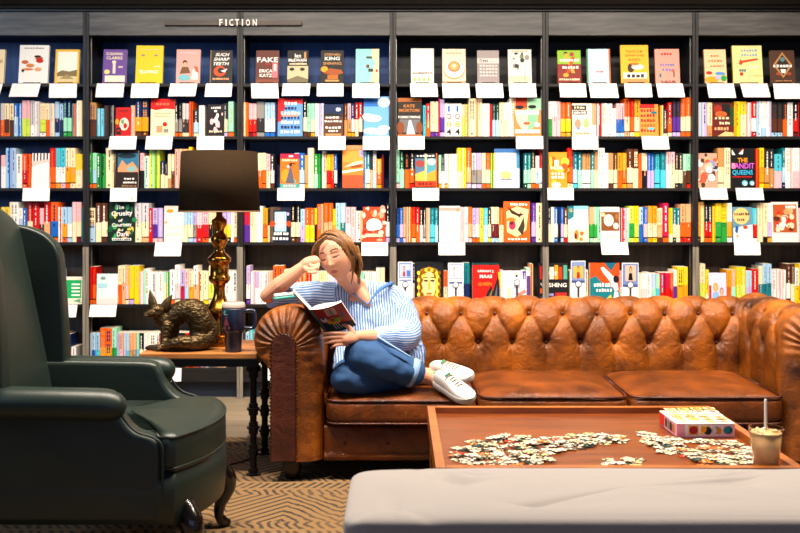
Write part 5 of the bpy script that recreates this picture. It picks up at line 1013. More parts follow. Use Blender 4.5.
for y0, y1, sg in ((3.20, 3.285, -1), (3.805, 3.89, 1)):
    top = sm([(-1.36, .635), (-1.1, .63), (-.95, .625), (-.915, .60), (-.89, .545), (-.85, .50), (-.79, .478), (-.765, .45), (-.762, .38), (-.765, .205)])
    am = slabshape('arm', [(-1.42, .205)] + [(-1.42, .635)] + top, y0, y1)
    yc = y0 - .004 if sg < 0 else y1 + .004
    mb = MB(); mb.tube([ao(-1.34, yc, .59), ao(-1.1, yc, .588), ao(-.94, yc, .584), ao(-.918, yc, .583)], [.05, .05, .05, .047], CH, n=20); mb.build('arm_roll', am)
    yo = y0 + .004 if sg < 0 else y1 - .004
    mb = MB(); mb.tube([ao(x + .006, (y0 if sg < 0 else y1), z + .001) for x, z in top[10:52]], .0045, CHP, n=6); mb.build('piping', am)
    wing = sm([(-1.272, .60), (-1.275, .72), (-1.288, .92), (-1.30, 1.04), (-1.345, 1.105), (-1.42, 1.14), (-1.5, 1.15), (-1.6, 1.14)])
    slabshape('wing', wing + [(-1.56, .8), (-1.5, .60)], y0 + .005, y1 - .005, bev=.03)
# back: leaning, crowned, arched top
rows = []
for i in range(25):
    v = -1 + 2 * i / 24; y = 3.545 + v * .275; row = []; topz = 1.20 - .07 * v * v
    for j in range(21):
        t = j / 20; z = .40 + (topz - .40) * t; row.append(ao(-1.295 - .15 * t + .035 * (1 - v * v) * math.sin(math.pi * min(1, t * .9 + .05)), y, z))
    for k in range(1, 7): a = k / 6 * math.pi; row.append(ao(-1.445 - .06 * (1 - math.cos(a)), y, topz + .04 * math.sin(a) * (1 - .3 * v * v)))
    for j in range(1, 8): t = 1 - j / 7; row.append(ao(-1.46 - .105 * t, y, .3 + (topz - .3) * t))
    rows.append(row)
mb = MB(); mb.grid(rows, CH); mb.add(rows[0], [tuple(range(len(rows[0])))], CH); mb.add(rows[-1], [tuple(range(len(rows[-1])))], CH); mb.build('back', ac)
def bow(y): return -.615 - .10 * ((y - 3.545) / .34) ** 2
def outline(off, n=80):
    pts = []
    for k in range(n + 1): y = 3.195 + off + (3.895 - 3.195 - 2 * off) * k / n; pts.append((bow(y) - off * .6, y))
    return pts
def cushion_outline(inset):
    f = outline(inset + .012)
    return [(-.775 + inset, f[0][1])] + f + [(-.775 + inset, f[-1][1]), (-.80, 3.80 - inset), (-1.27 + inset, 3.80 - inset), (-1.27 + inset, 3.29 + inset), (-.80, 3.29 + inset)]
mb = MB(); rows = []
for ins, z in ((.02, .365), (.004, .375), (0, .40), (0, .45), (.004, .472), (.014, .484), (.1, .490), (.25, .497), (.4, .50), (.6, .502), (.9, .503)):
    o = cushion_outline(min(ins, .014)); c = Vector((-.96, 3.545)); row = []
    for x, y in o:
        p = Vector((x, y)); extra = ins if ins > .05 else 0
        if extra: p = c + (p - c) * (1 - extra)
        row.append(ao(p.x, p.y, z + .004 * noise.noise(Vector((x * 5, y * 5, z * 4)))))
    rows.append(row)
mb.grid(rows, CH, close=True); mb.add(rows[-1], [tuple(range(len(rows[-1])))], CH); mb.add(rows[0], [tuple(range(len(rows[0]) - 1, -1, -1))], CH); cu = mb.build('seat_cushion', ac)
for z in (.478, .378):
    mb = MB(); pts = [ao(x, y, z) for x, y in cushion_outline(.004)]; mb.tube(pts + pts[:1], .005, CHP, n=6, cap=False); mb.build('piping', cu)
mb = MB(); rows = []                                  # upholstered seat rail following the bowed front
for z, ins in ((.192, .03), (.20, .012), (.25, .004), (.31, 0), (.345, .006), (.362, .03)):
    f = outline(ins + .004); rows.append([ao(-1.40, f[0][1], z)] + [ao(x - .002, y, z) for x, y in f] + [ao(-1.40, f[-1][1], z)])
# keep inside the arm slabs' footprint at the sides
mb.grid(rows, CH); n = len(rows[0])
mb.add(rows[0], [tuple(range(n))], CH); mb.add(rows[-1], [tuple(range(n - 1, -1, -1))], CH); mb.build('seat_rail', ac)
def cab(x, y, sx, sy):
    mb = MB(); mb.tube([ao(x - .012 * sx, y - .01 * sy, .235), ao(x + .012 * sx, y + .01 * sy, .19), ao(x + .016 * sx, y + .014 * sy, .15), ao(x - .004 * sx, y, .09), ao(x - .008 * sx, y - .004 * sy, .05), ao(x + .004 * sx, y + .004 * sy, .025), ao(x + .02 * sx, y + .012 * sy, .0165)], [.036, .041, .036, .023, .018, .02, .015], LEGW, n=16, sub=5)
    mb.build('leg', ac)
cab(-.69, 3.27, 1, -1); cab(-.675, 3.80, 1, 1)
for y in (3.25, 3.84):
    mb = MB(); mb.tube([ao(-1.32, y, .24), ao(-1.335, y, .12), ao(-1.36, y, .016)], [.026, .021, .015], LEGW, n=14, sub=5); mb.build('leg', ac)
# ================================================================== FOX STATUE
BZ = mat('dark_bronze', '#4a3a22', rough=.42, metal=.75, var=.55, scale=55, bump=.5, bscale=120)
fx = thing('fox_statue', 'dark bronze fox statue curled on its base at the end of the side table', 'statue', (-1.03, 4.66, SZ + .0005))
FO_ = Vector((-1.03, 4.66, SZ + .0005))
def fp(x, y, d=4.66): return at(x, y, d) - FO_
K = 4.66 / F
mb = MB()
def ft(pts, sub=4): mb.tube([fp(*p[:2], *(p[3:] or (4.66,))) for p in pts], [p[2] * K for p in pts], BZ, n=14, sub=sub)
ft([(168, 322, 10.5), (182, 312, 11.5), (195, 312, 13), (201, 325, 12.5), (199, 338, 10)])
ft([(170, 324, 10.5), (163, 320, 8.5, 4.64), (158, 313, 7, 4.63)])
ft([(167, 326, 7.5, 4.63), (165, 338, 4.2, 4.61), (163, 347, 3.4, 4.59), (158, 349, 3, 4.575)])
ft([(174, 328, 6.5, 4.68), (173, 340, 4, 4.67), (170, 348, 3.4, 4.66)])
ft([(203, 318, 9, 4.69), (209, 328, 9, 4.68), (207, 340, 8, 4.64), (196, 343, 7.5, 4.59), (182, 342, 6.5, 4.565), (171, 344, 4.5, 4.56), (164, 347, 2.5, 4.56)])
ft([(199, 336, 8, 4.64), (190, 347, 4.5, 4.61), (180, 349, 3.5, 4.6)])
mb.ball(fp(157, 311, 4.62), (7.6 * K, 8 * K, 7.2 * K), BZ, 18, 12)
ft([(155, 312, 5.2, 4.605), (149, 314, 3.6, 4.585), (145.5, 315, 2.2, 4.575)])
fox = mb.build('fox_body', fx); remesh(fox, .0042, 4)
for v in fox.data.vertices:
    p = v.co; n = v.normal; v.co = p + n * (.0042 * noise.noise(Vector((p.x * 60, p.y * 60, p.z * 140))) + .003 * noise.noise(p * 190))
for bxy, tip, w_ in (((153, 306), (150, 290.5), 4.6), ((164.5, 307), (172, 295), 4.8)):
    mb = MB(); b, t = fp(*bxy, 4.62), fp(*tip, 4.63); mb.tube([b, b.lerp(t, .4), b.lerp(t, .8), t], [w_ * K, w_ * .85 * K, w_ * .4 * K, .6 * K], BZ, n=12, flat=((0, 1, 0), .5)); mb.build('ear', fx)
mb = MB(); pr = [(1, .0), (1.04, .004), (1.0, .012), (.9, .018), (.5, .02)]; rows = []
for r, z in pr: rows.append([(fp(177, 349).x + r * 30 * K * math.cos(t) * (1 + .06 * math.sin(3 * t)), -.02 + r * .062 * math.sin(t), z) for t in [2 * math.pi * q / 40 for q in range(40)]])
mb.grid(rows, BZ, close=True); mb.add(rows[-1], [tuple(range(40))], BZ); mb.add(rows[0], [tuple(range(39, -1, -1))], BZ); mb.build('base', fx)

# ================================================================== READING WOMAN
def skin_mat():
    m = mat('skin', '#cd9274', rough=.5, var=.07, scale=14); b = m.node_tree.nodes['Principled BSDF']
    b.inputs['Subsurface Weight'].default_value = .12; b.inputs['Subsurface Radius'].default_value = (.9, .35, .2); b.inputs['Subsurface Scale'].default_value = .006
    return m
SKIN = skin_mat(); LIPS = mat('lips', '#ad5f55', rough=.4, var=.05); BROW = mat('eyebrow', '#4e3018', rough=.7, var=.1); LASH = mat('lash', '#3a2620', rough=.6, var=0); LIDM = mat('eyelid', '#a9705a', rough=.5, var=.05)
WO = Vector((-.12, 4.74, .385))
pw = thing('person', 'seated person in striped blue shirt and jeans reading a book on the sofa', 'person', WO)
def wp(x, y, d): return at(x, y, d) - WO
def wv(*p): return Vector(p) - WO
# ---- head frame
HC = at(337, 257, 4.72) - WO
fwd = Vector((-.34, -.93, -.12)).normalized(); up0 = (at(330, 232, 4.70) - at(349.5, 281, 4.70)); up0.y = -.05; upv = (up0 - fwd * up0.dot(fwd)).normalized(); rgt = upv.cross(fwd) * -1
if rgt.x < 0: rgt = -rgt
def hd(x, y, z): return HC + rgt * x + fwd * y + upv * z
def G(x, z, cx, cz, sx, sz): return math.exp(-((x - cx) / sx) ** 2 - ((z - cz) / sz) ** 2)
def head_pt(th, ph, s=1.0):
    """th round from the face, ph up; local x right, y forward, z up"""
    x, y, z = math.sin(th) * math.cos(ph), math.cos(th) * math.cos(ph), math.sin(ph)
    ax, ay, az = .077, .096, .118
    X, Y, Z = x * ax, y * ay, z * az
    if Z < 0:
        k = min(1, -Z / az); X *= 1 - .40 * k ** 1.7
        if Y > 0: Y *= 1 - .10 * k ** 2
        else: Y *= 1 - .35 * k
    if Z > 0: X *= 1 + .05 * math.sin(min(1, Z / az) * math.pi)
    if Y > 0:
        Y *= .95
        f = min(1, Y / .05); Z -= .010
        d = .012 * G(X, Z, 0, -.031, .0095, .013) + .0085 * G(X, Z, 0, -.006, .0075, .022) + .004 * G(X, Z, 0, -.036, .0165, .008)      # nose, bridge, wings
        for sx in (-1, 1):
            d -= .011 * G(X, Z, sx * .031, .009, .020, .012); d += .0065 * G(X, Z, sx * .031, .006, .016, .009)                     # socket and closed lid
            d += .003 * G(X, Z, sx * .032, .022, .02, .006); d += .004 * G(X, Z, sx * .043, -.028, .02, .02)                             # brow, cheek
        d += .0055 * G(X, Z, 0, -.0625, .017, .005) + .006 * G(X, Z, 0, -.0725, .014, .0055) - .004 * G(X, Z, 0, -.0675, .019, .0022)     # lips
        d += .007 * G(X, Z, 0, -.102, .02, .014) - .004 * G(X, Z, 0, -.086, .022, .006)
        Y += d * f; Z += .010
    return Vector((X * s, Y * s, Z * s))
def head_mesh(mb):
    NT, NP = 132, 104; rows = []; loc = []
    for i in range(NP + 1):
        ph = -math.pi / 2 + math.pi * (i + (.01 if i == 0 else -.01 if i == NP else 0)) / NP
        rr = [head_pt(2 * math.pi * j / NT, ph) for j in range(NT)]; loc.append(rr); rows.append([hd(*p) for p in rr])
    o = len(mb.v); mb.v += [tuple(p) for r in rows for p in r]
    for i in range(NP):
        for j in range(NT):
            p = (loc[i][j] + loc[i + 1][(j + 1) % NT]) / 2; m = SKIN; p.z -= .010
            if p.y > .04:
                ex = abs(p.x)
                if ((p.x) / .0185) ** 2 + ((p.z + .0675 + .10 * p.x * p.x / .021) / .0095) ** 2 < 1: m = LIPS
                arch = .027 + .004 * math.cos((ex - .034) * 60) - .12 * max(0, ex - .042)
                if .014 < ex < .050 and abs(p.z - arch) < .0036 - .03 * max(0, ex - .04): m = BROW
                lz = -.0005 - 5.0 * (.0003 - (ex - .031) ** 2)
                if .0135 < ex < .0495 and abs(p.z - lz) < .0030: m = LASH
                elif .0140 < ex < .0485 and lz < p.z < lz + .010: m = LIDM
            k = mb.mi(m); mb.f.append([o + i * NT + j, o + i * NT + (j + 1) % NT, o + (i + 1) * NT + (j + 1) % NT, o + (i + 1) * NT + j]); mb.m.append(k); mb.smooth.append(True)
# ---- body: one skin
mb = MB()
T = lambda pts, rad, **k: mb.tube(pts, rad, SKIN, n=14, sub=k.pop('sub', 4), **k)
nb = wp(357, 292, 4.885)
T([hd(0, -.015, -.05), hd(0, -.02, -.10), wp(356, 288, 4.85), wp(359, 297, 4.87)], [.05, .046, .048, .062])                       # neck
T([wp(357, 290, 4.84), wp(362, 295, 4.805), wp(367, 301, 4.782), wp(369, 305, 4.775)], [.045, .036, .022, .010], flat=((0, 1, 0), .75))       # open collar
T([wv(-.12, 4.82, .50), wv(-.13, 4.85, .60), wv(-.17, 4.90, .70), wv(-.19, 4.91, .76)], [.12, .115, .12, .10], flat=((0, 1, 0), .75))
T([wv(-.20, 4.90, .775), wv(-.35, 4.87, .765), wv(-.50, 4.79, .785), wp(268.5, 295.5, 4.70)], [.05, .05, .042, .036])                    # arm at the head
T([wp(267.5, 295.5, 4.70), wp(280, 285, 4.68), wp(293, 275, 4.665), wp(303, 266.5, 4.655)], [.035, .041, .034, .0245])
T([wv(-.19, 4.91, .775), wv(-.03, 4.915, .755), wv(.02, 4.87, .67), wv(.035, 4.80, .60), wv(-.01, 4.68, .60)], [.05, .05, .042, .036, .04])   # arm at the book
T([wv(.0, 4.68, .60), wp(374, 337, 4.56), wp(356, 336.5, 4.485)], [.04, .035, .0245])
# fist at the temple
def px3(*p): return wp(*p)
T([wp(302, 267, 4.655), wp(308, 263, 4.65), wp(314, 261, 4.645)], [.024, .029, .027], flat=((.3, -.8, .5), .7))
for k, (dx, dy, dd) in enumerate(((0, -.8, .03), (-.5, 2.4, .010), (-1.4, 5.6, -.008), (-2.8, 8.6, -.024))):
    a, b = 314.5 + dx, 260 + dy; r = (.0076, .0079, .0075, .0067)[k]
    T([wp(a - 3, b + .6, 4.645 + dd), wp(a + 3.2, b + .8, 4.632 + dd), wp(a + 4.2, b + 3.6, 4.615 + dd), wp(a - 1, b + 4.2, 4.603 + dd), wp(a - 3.6, b + 3.4, 4.612 + dd)], [r * 1.1, r * 1.08, r, r * .95, r * .85])
T([wp(305, 268, 4.635), wp(308.5, 271, 4.61), wp(313, 270.5, 4.598), wp(316.5, 268, 4.596)], [.0125, .0115, .0102, .0088])
# hand under the book
T([wp(357, 336.5, 4.487), wp(350.5, 337.5, 4.46), wp(344, 338.5, 4.435)], [.0245, .028, .025], flat=((.1, -.9, .4), .62))
for k, (y0, y1, x1, r) in enumerate(((333.6, 333.6, 324.5, .0075), (337.4, 338.4, 322.5, .0078), (341.2, 343.2, 325.5, .0075), (344.8, 347.8, 331, .0068))):
    T([wp(347, y0, 4.447), wp(340, y0 - .2, 4.415), wp((340 + x1) / 2 - 1, (y0 + y1) / 2 - .3, 4.40), wp(x1, y1, 4.412)], [r * 1.15, r * 1.08, r, r * .82])
T([wp(353, 333, 4.47), wp(350, 328.5, 4.475), wp(346, 325, 4.478), wp(342, 323.5, 4.478)], [.0135, .0122, .0105, .009])          # thumb behind the cover
# legs
T([wv(-.03, 4.80, .48), wp(358, 355, 4.50), ], [.07, .055]); T([wp(358, 355, 4.50), wp(385, 365, 4.51), wp(415, 373, 4.525), wp(432, 378, 4.53), wp(444, 385, 4.505)], [.055, .055, .040, .034, .036])
T([wv(-.21, 4.80, .47), wp(347, 379, 4.48)], [.07, .055]); T([wp(347, 379, 4.48), wp(385, 377, 4.57), wp(420, 376, 4.63), wp(437, 375, 4.65)], [.055, .05, .038, .034])
body = mb.build('body', pw); remesh(body, .0032, 2, .4)
bm = bmesh.new(); bm.from_mesh(body.data); hb = MB(); head_mesh(hb); hm = hb.mesh('head_part'); 
body.data.materials.clear()
for m in hb.mats: body.data.materials.append(m)
bm.from_mesh(hm); bm.to_mesh(body.data); bm.free()
# ears
# ---- hair
def hair_mat(name, a, b):
    return wood(name, a, b, rough=.42, stretch=(60, 60, 6), scale=4, bump=.3)
HR = hair_mat('honey_hair', '#3d2410', '#7a4c20'); HR2 = hair_mat('light_hair', '#6a4018', '#a87438')
mb = MB(); NT, NP = 72, 40; rows = []
def faceness(p):   # > 0 inside the bare face
    return p.y > .006 and (p.x / .070) ** 2 + ((p.z + .022) / .114) ** 2 < 1
for i in range(NP + 1):
    ph = -.95 + (math.pi / 2 + .95) * (i + (-.01 if i == NP else 0)) / NP; row = []
    for j in range(NT):
        th = 2 * math.pi * j / NT; p = head_pt(th, ph); q = Vector((math.sin(th) * math.cos(ph) * .077, math.cos(th) * math.cos(ph) * .096, math.sin(ph) * .118))
        k = 1.10 + .012 * math.sin(th * 17 + 5 * ph) + .01 * noise.noise(q * 40)
        k -= .05 * math.exp(-(p.x / .006) ** 2) * (p.z > .05)
        if faceness(p): k = .93
        row.append(hd(p.x * k, p.y * k - (.006 if p.y < 0 else 0), p.z * (k if p.z > 0 else 1)))
    rows.append(row)
mb.grid(rows, HR, close=True); mb.add(rows[-1], [tuple(range(NT))], HR)
rn = random.Random(3)
def onhead(x, y, z, k=1.1):
    v = Vector((x / .077, y / .096, z / .118)); v.normalize(); th = math.atan2(v.x, v.y); ph = math.asin(max(-1, min(1, v.z))); p = head_pt(th, ph, 1); p = p * k; return hd(*p)
for q in range(70):                                   # strands swept from the parting down each side
    sd = 1 if q % 5 < 3 else -1; t = rn.random(); y0 = .040 - .12 * t; z0 = .108 - .02 * abs(t - .3)
    kk = 1.10 + rn.random() * .045
    fx_ = .052 - .10 * t + rn.random() * .01
    pts = [onhead(.004 * sd, y0, z0, kk), onhead(.040 * sd, y0 * .95 + .004, .090, kk + .01), onhead(.066 * sd, fx_ * .75, .045, kk + .012), onhead(.076 * sd, fx_ * .4 - .01, .002, kk + .01)]
    if sd > 0: pts += [onhead(.07, -.04, -.035, kk + .01)]
    else: pts += [onhead(-.07, -.03, -.04, kk)]
    r = .0028 + rn.random() * .0035; mb.tube(pts, [r * .7] + [r] * (len(pts) - 2) + [r * .5], HR2 if rn.random() < .5 else HR, n=6, sub=5)
for q in range(22):                                   # loose waves behind the neck
    a = rn.random(); x = 353 + a * 9; d = 4.74 + rn.random() * .06; ph = rn.random() * 6
    pts = [wp(x - 6 + 3 * math.sin(ph), 246 + 4 * rn.random(), d), wp(x - 1, 257, d), wp(x + 2.2 * math.sin(ph + 1), 266, d + .01), wp(x - 1.5 + 2 * math.sin(ph + 2), 275, d + .01), wp(x - 2.5 + 2.5 * math.sin(ph + 3.2), 281 + 5 * rn.random(), d)]
    r = .004 + rn.random() * .004; mb.tube(pts, [r, r * 1.2, r, r * .8, r * .3], HR2 if rn.random() < .55 else HR, n=6, sub=5)
for q in range(7):                                    # front lock beside the cheek, wisp by the hand
    o_ = rn.random() * 2
    mb.tube([wp(330 + o_, 236, 4.63), wp(340 + o_, 241, 4.61), wp(347 + o_ * .8, 251, 4.61), wp(351 + o_ * .6, 263, 4.62), wp(352 + o_ * .6, 275, 4.635), wp(351, 283 + o_, 4.65)], [.003, .005, .005, .004, .003, .0012], HR2 if q % 2 else HR, n=6, sub=5)
    mb.tube([wp(327 - o_, 236, 4.64), wp(319 - o_, 242, 4.645), wp(314.5 - o_, 250, 4.66), wp(313 - o_, 258, 4.69)], [.003, .005, .005, .003], HR if q % 2 else HR2, n=6, sub=5)
for q in range(0): mb.tube([wp(310 + q, 262, 4.72), wp(311 + q, 272, 4.72), wp(309.5 + q * .8, 282, 4.72), wp(307.5 + q, 291, 4.72)], [.0022, .0018, .0014, .0006], HR2, n=5, sub=4)
mb.build('hair', pw)
mb = MB()
for sx in (1,):
    mb.ball(hd(.0765, -.012, -.012), (.008, .016, .026), SKIN, 12, 8)
mb.build('ear', body)
# ---- shirt with stripes that follow each limb
def stripe_mat():
    m = D.materials.new('striped_shirt_cotton'); m.use_nodes = True; nt = m.node_tree; b = nt.nodes['Principled BSDF']; L = nt.links.new
    at_ = nt.nodes.new('ShaderNodeAttribute'); at_.attribute_name = 'stripe'
    mu = nt.nodes.new('ShaderNodeMath'); mu.operation = 'MULTIPLY'; mu.inputs[1].default_value = 1 / .0122
    fr = nt.nodes.new('ShaderNodeMath'); fr.operation = 'FRACT'; lt = nt.nodes.new('ShaderNodeMath'); lt.operation = 'LESS_THAN'; lt.inputs[1].default_value = .42
    mx = nt.nodes.new('ShaderNodeMix'); mx.data_type = 'RGBA'; mx.inputs[6].default_value = lin('#4e78b6'); mx.inputs[7].default_value = lin('#b9c8e0')
    L(at_.outputs['Fac'], mu.inputs[0]); L(mu.outputs[0], fr.inputs[0]); L(fr.outputs[0], lt.inputs[0]); L(lt.outputs[0], mx.inputs[0]); L(mx.outputs[2], b.inputs['Base Color']); b.inputs['Roughness'].default_value = .85
    return m
SHIRT = stripe_mat(); SHD = mat('shirt_blue_plain', '#3d68a8', rough=.85, var=.05)
bones = []; mb = MB()
def cloth(pts, rad, flat=None, sub=5, bone=True):
    mb.tube(pts, rad, SHIRT, n=18, sub=sub, flat=flat)
    if bone: bones.append((catmull(pts, [0] * len(pts), 6)[0], sum(rad) / len(rad)))
FY = ((0, 1, 0), .78)
cloth([wv(-.115, 4.83, .47), wv(-.125, 4.84, .54), wv(-.14, 4.86, .62), wv(-.175, 4.90, .70), wv(-.19, 4.915, .755)], [.165, .16, .15, .148, .105], FY)
cloth([wv(-.215, 4.905, .79), wv(-.33, 4.88, .775), wv(-.45, 4.82, .785), wv(-.545, 4.755, .785), wv(-.575, 4.735, .783)], [.055, .075, .072, .064, .058])
cloth([wv(-.165, 4.91, .79), wv(-.04, 4.915, .755), wv(.012, 4.885, .68), wv(.032, 4.80, .605), wv(-.01, 4.69, .60), wv(-.06, 4.60, .615), wv(-.085, 4.575, .62)], [.06, .078, .078, .070, .064, .054, .05])
mb.tube([wv(.03, 4.86, .56), wv(.055, 4.85, .50), wv(.065, 4.82, .445)], [.075, .075, .055], SHIRT, n=16, sub=4)
mb.tube([wv(-.235, 4.74, .56), wv(-.25, 4.68, .48), wv(-.255, 4.66, .43)], [.06, .06, .045], SHIRT, n=16, sub=4)
shirt = mb.build('shirt', pw); remesh(shirt, .008, 6)
me = shirt.data; A = me.attributes.new('stripe', 'FLOAT', 'POINT')
def near_bone(p):
    best = (9, 0)
    for bi, (pts, r) in enumerate(bones):
        for k in range(len(pts) - 1):
            a, b = pts[k], pts[k + 1]; t = max(0, min(1, (p - a).dot(b - a) / max(1e-9, (b - a).length_squared))); c = a.lerp(b, t); d = (p - c).length / r
            if d < best[0]: best = (d, bi, c, (b - a).normalized())
    return best
vals = []
for v in me.vertices:
    p = v.co.copy(); _, bi, c, t = near_bone(p)
    if bi == 0: s = p.x + .35 * (p.z) * .25
    else:
        u = Vector((0, 0, 1)) - t * t.z; u.normalize(); w_ = t.cross(u); o_ = p - c; s = math.atan2(o_.dot(w_), o_.dot(u)) * bones[bi][1]
    vals.append(s)
A.data.foreach_set('value', vals)
for v in me.vertices:                                 # rumples
    p = v.co; v.co = p + v.normal * (.010 * noise.noise(Vector((p.x * 10 + p.z * 9, p.y * 9, p.z * 15 - p.x * 8))) + .008 * (.5 - abs(noise.noise(Vector((p.x * 18 + 3 + p.z * 14, p.y * 14, p.z * 22 - p.x * 12))))))
def strip(pts, rad, m, name, par, flat=None):
    b_ = MB(); b_.tube(pts, rad, m, n=10, sub=5, flat=flat); return b_.build(name, par)
strip([wp(368.5, 304, 4.762), wp(374, 296, 4.775), wp(381, 288.5, 4.80), wp(389, 284.5, 4.85), wp(392, 283, 4.90)], [.003, .007, .011, .012, .010], SHD, 'collar', shirt, ((-.5, -.7, .4), .4))
strip([wp(367.5, 304, 4.762), wp(360, 298, 4.782), wp(352, 291.5, 4.80), wp(345, 286, 4.83), wp(341, 284, 4.88)], [.003, .006, .008, .009, .008], SHD, 'collar', shirt, ((.5, -.7, .4), .4))
b_ = MB(); ring = [wv(-.575, 4.735, .783) + Vector((.3 * .06 * math.sin(t), .9 * .058 * math.sin(t) * .55, .062 * math.cos(t))) for t in [2 * math.pi * q / 24 for q in range(25)]]
# ---- jeans
JE = mat('blue_denim', '#1f4674', rough=.8, var=.3, scale=30, bump=.3, bscale=300)
JL = mat('faded_denim', '#7f9fc4', rough=.85, var=.2, scale=60)
mb = MB()
def leg(pts, rad): mb.tube(pts, rad, JE, n=18, sub=6)
leg([wv(-.10, 4.83, .475), wv(-.13, 4.82, .475)], [.14, .14])
leg([wv(-.05, 4.80, .49), wp(383, 353, 4.66), wp(362, 354, 4.515), wp(358, 357, 4.49)], [.10, .088, .074, .066])
leg([wp(360, 356, 4.495), wp(382, 362, 4.495), wp(402, 369, 4.51), wp(412, 372.5, 4.52)], [.072, .076, .07, .065])
leg([wv(-.20, 4.80, .475), wp(350, 378, 4.60), wp(345, 378, 4.475)], [.10, .085, .066])
leg([wp(347, 379, 4.48), wp(372, 379, 4.535), wp(398, 377, 4.60), wp(408, 376.5, 4.62)], [.066, .072, .064, .058])
jeans = mb.build('jeans', pw); remesh(jeans, .007, 6)
for v in jeans.data.vertices:
    p = v.co; v.co = p + v.normal * (.008 * noise.noise(Vector((p.x * 10, p.y * 9, p.z * 14))) + .004 * noise.noise(Vector((p.x * 28, p.y * 20, p.z * 26))))
def ringof(c, axis, r, n=28):
    ax = axis.normalized(); u = ax.cross(Vector((0, 0, 1))).normalized(); w_ = ax.cross(u); return [c + u * r * math.cos(t) + w_ * r * math.sin(t) for t in [2 * math.pi * q / n for q in range(n + 1)]]
def cuff(c, axis, r, wd):
    ax = axis.normalized(); b_ = MB(); rows = []
    for s, k in ((-wd, 1.0), (-wd, 1.07), (0, 1.1), (wd, 1.09), (wd * 1.1, 1.0), (wd, .86), (-wd, .86), (-wd, 1.0)): rows.append([c + ax * s + (p - c) * k for p in ringof(c, axis, r)[:-1]])
    b_.grid(rows, JL, close=True); return b_.build('cuff', jeans)
cuff(wp(411, 372.3, 4.52), wp(420, 376, 4.53) - wp(400, 368, 4.51), .062, .016)
cuff(wp(407, 376.5, 4.62), wp(418, 376, 4.64) - wp(396, 377, 4.60), .054, .014)
pts = [wp(377, 337, 4.545), wp(388, 344, 4.462), wp(400, 351.5, 4.452), wp(410, 357.5, 4.458)]
strip([p + Vector((0, -.004, .004)) for p in pts], [.004, .005, .005, .004], JL, 'side_seam', jeans)
# ---- shoes
SHW = mat('white_leather', '#d2cdc8', rough=.5, var=.04, scale=30); SHS = mat('white_rubber', '#c4c0ba', rough=.6, var=.04); LACE = mat('shoe_lace', '#8c7860', rough=.8, var=.1); TAB = mat('green_tab', '#2f8a5c', rough=.6, var=.05); INN = mat('shoe_lining', '#8f8578', rough=.8)
def shoe(heel, toe, upw, L=.245):
    f = (toe - heel).normalized(); u = (upw - f * upw.dot(f)).normalized(); s = f.cross(u)
    Q = lambda x, y, z: heel + f * (x * L / .245) + s * y + u * z
    sec = [(0.0, .022, .060), (.012, .030, .074), (.045, .034, .078), (.085, .036, .076), (.12, .040, .068), (.155, .045, .056), (.19, .046, .047), (.215, .041, .041), (.235, .028, .034), (.245, .010, .026)]
    b_ = MB(); rows = []
    for x, w_, h in sec:
        row = []
        for k in range(25):
            t = math.pi * k / 24; row.append(Q(x, w_ * sgnpow(math.cos(t), .75), .018 + (h - .018) * max(0, math.sin(t)) ** .7))
        rows.append(row)
    b_.grid(rows, SHW); b_.add(rows[0], [tuple(range(25))], SHW); b_.add(rows[-1], [tuple(range(25))], SHW); up = b_.build('shoe', pw, sub=1)
    b_ = MB(); out = [(x, w_ + .004) for x, w_, h in sec] + [(.251, 0)] + [(x, -w_ - .004) for x, w_, h in reversed(sec)]; n = len(out)
    rows = [[Q(x - .002, y * .96, 0) for x, y in out], [Q(x, y, .004) for x, y in out], [Q(x, y, .021) for x, y in out], [Q(x, y * .93, .026) for x, y in out]]
    b_.grid(rows, SHS, close=True); b_.add(rows[0], [tuple(range(n))], SHS); b_.add(rows[-1], [tuple(range(n))], SHS); b_.build('sole', up)
    b_ = MB()
    for k in range(5):
        x = .095 + k * .017; h = .0755 - (x - .085) * .30; sg = 1 if k % 2 else -1
        b_.tube([Q(x - .003 * sg, -.023, h - .010), Q(x, -.010, h + .004), Q(x + .002 * sg, .010, h + .004), Q(x + .004 * sg, .023, h - .006)], .0028, LACE, n=6, sub=3)
    b_.build('laces', up)
    b_ = MB(); b_.tube([Q(.083, -.009, .0775), Q(.083, .009, .0775)], .007, TAB, n=10, flat=(tuple(f + u * .3), .5)); b_.build('tongue_tab', up)
    b_ = MB(); b_.tube([Q(.001, -.010, .058), Q(.001, .010, .058)], .008, TAB, n=10, flat=(tuple(f), .4)); b_.build('heel_tab', up)
    return up
shoe(wp(437, 383, 4.52), wp(473, 402.5, 4.36), Vector((.22, -.62, .62)), .225)
shoe(wp(434, 375, 4.68), wp(474, 380, 4.53), Vector((.05, -.5, .85)), .225)
# ================================================================== OPEN BOOK IN HER HANDS
A_, B_, C_, D_ = at(311, 312, 4.40), at(325, 332, 4.53), at(341.5, 306.5, 4.40), at(359, 328, 4.525)
ob = thing('open_book', 'open paperback with red and teal picture cover held by the reading woman', 'book', B_)
sp = (A_ - B_); sp = sp.normalized() * .195; cr = (D_ - B_); cr = (cr - sp.normalized() * cr.dot(sp.normalized())).normalized() * .150; nm = sp.cross(cr).normalized()
if nm.y < 0: nm = -nm                                 # towards the reader
CVR = mat('book_cover_red', '#8a1f22', rough=.35, var=.08); CVT = mat('book_cover_teal', '#155a5c', rough=.35, var=.08)
def bk(u, v, w_=0): return cr * u + sp * v + nm * w_    # u across from the spine, v up the spine
mb = MB(); rows = []; NB = 12
def curve(u): return .012 * math.sin(math.pi * u) - .0
for side_ in (0, 1): rows.append([bk(u / NB, v, (-.0016 if side_ == 0 else 0) - curve(u / NB)) for u in range(NB + 1) for v in (0, 1)])
for k in range(NB):
    for r in rows: mb.add([r[2 * k], r[2 * k + 1], r[2 * k + 3], r[2 * k + 2]], [(0, 1, 2, 3)], CVT if r is rows[1] else CVR)
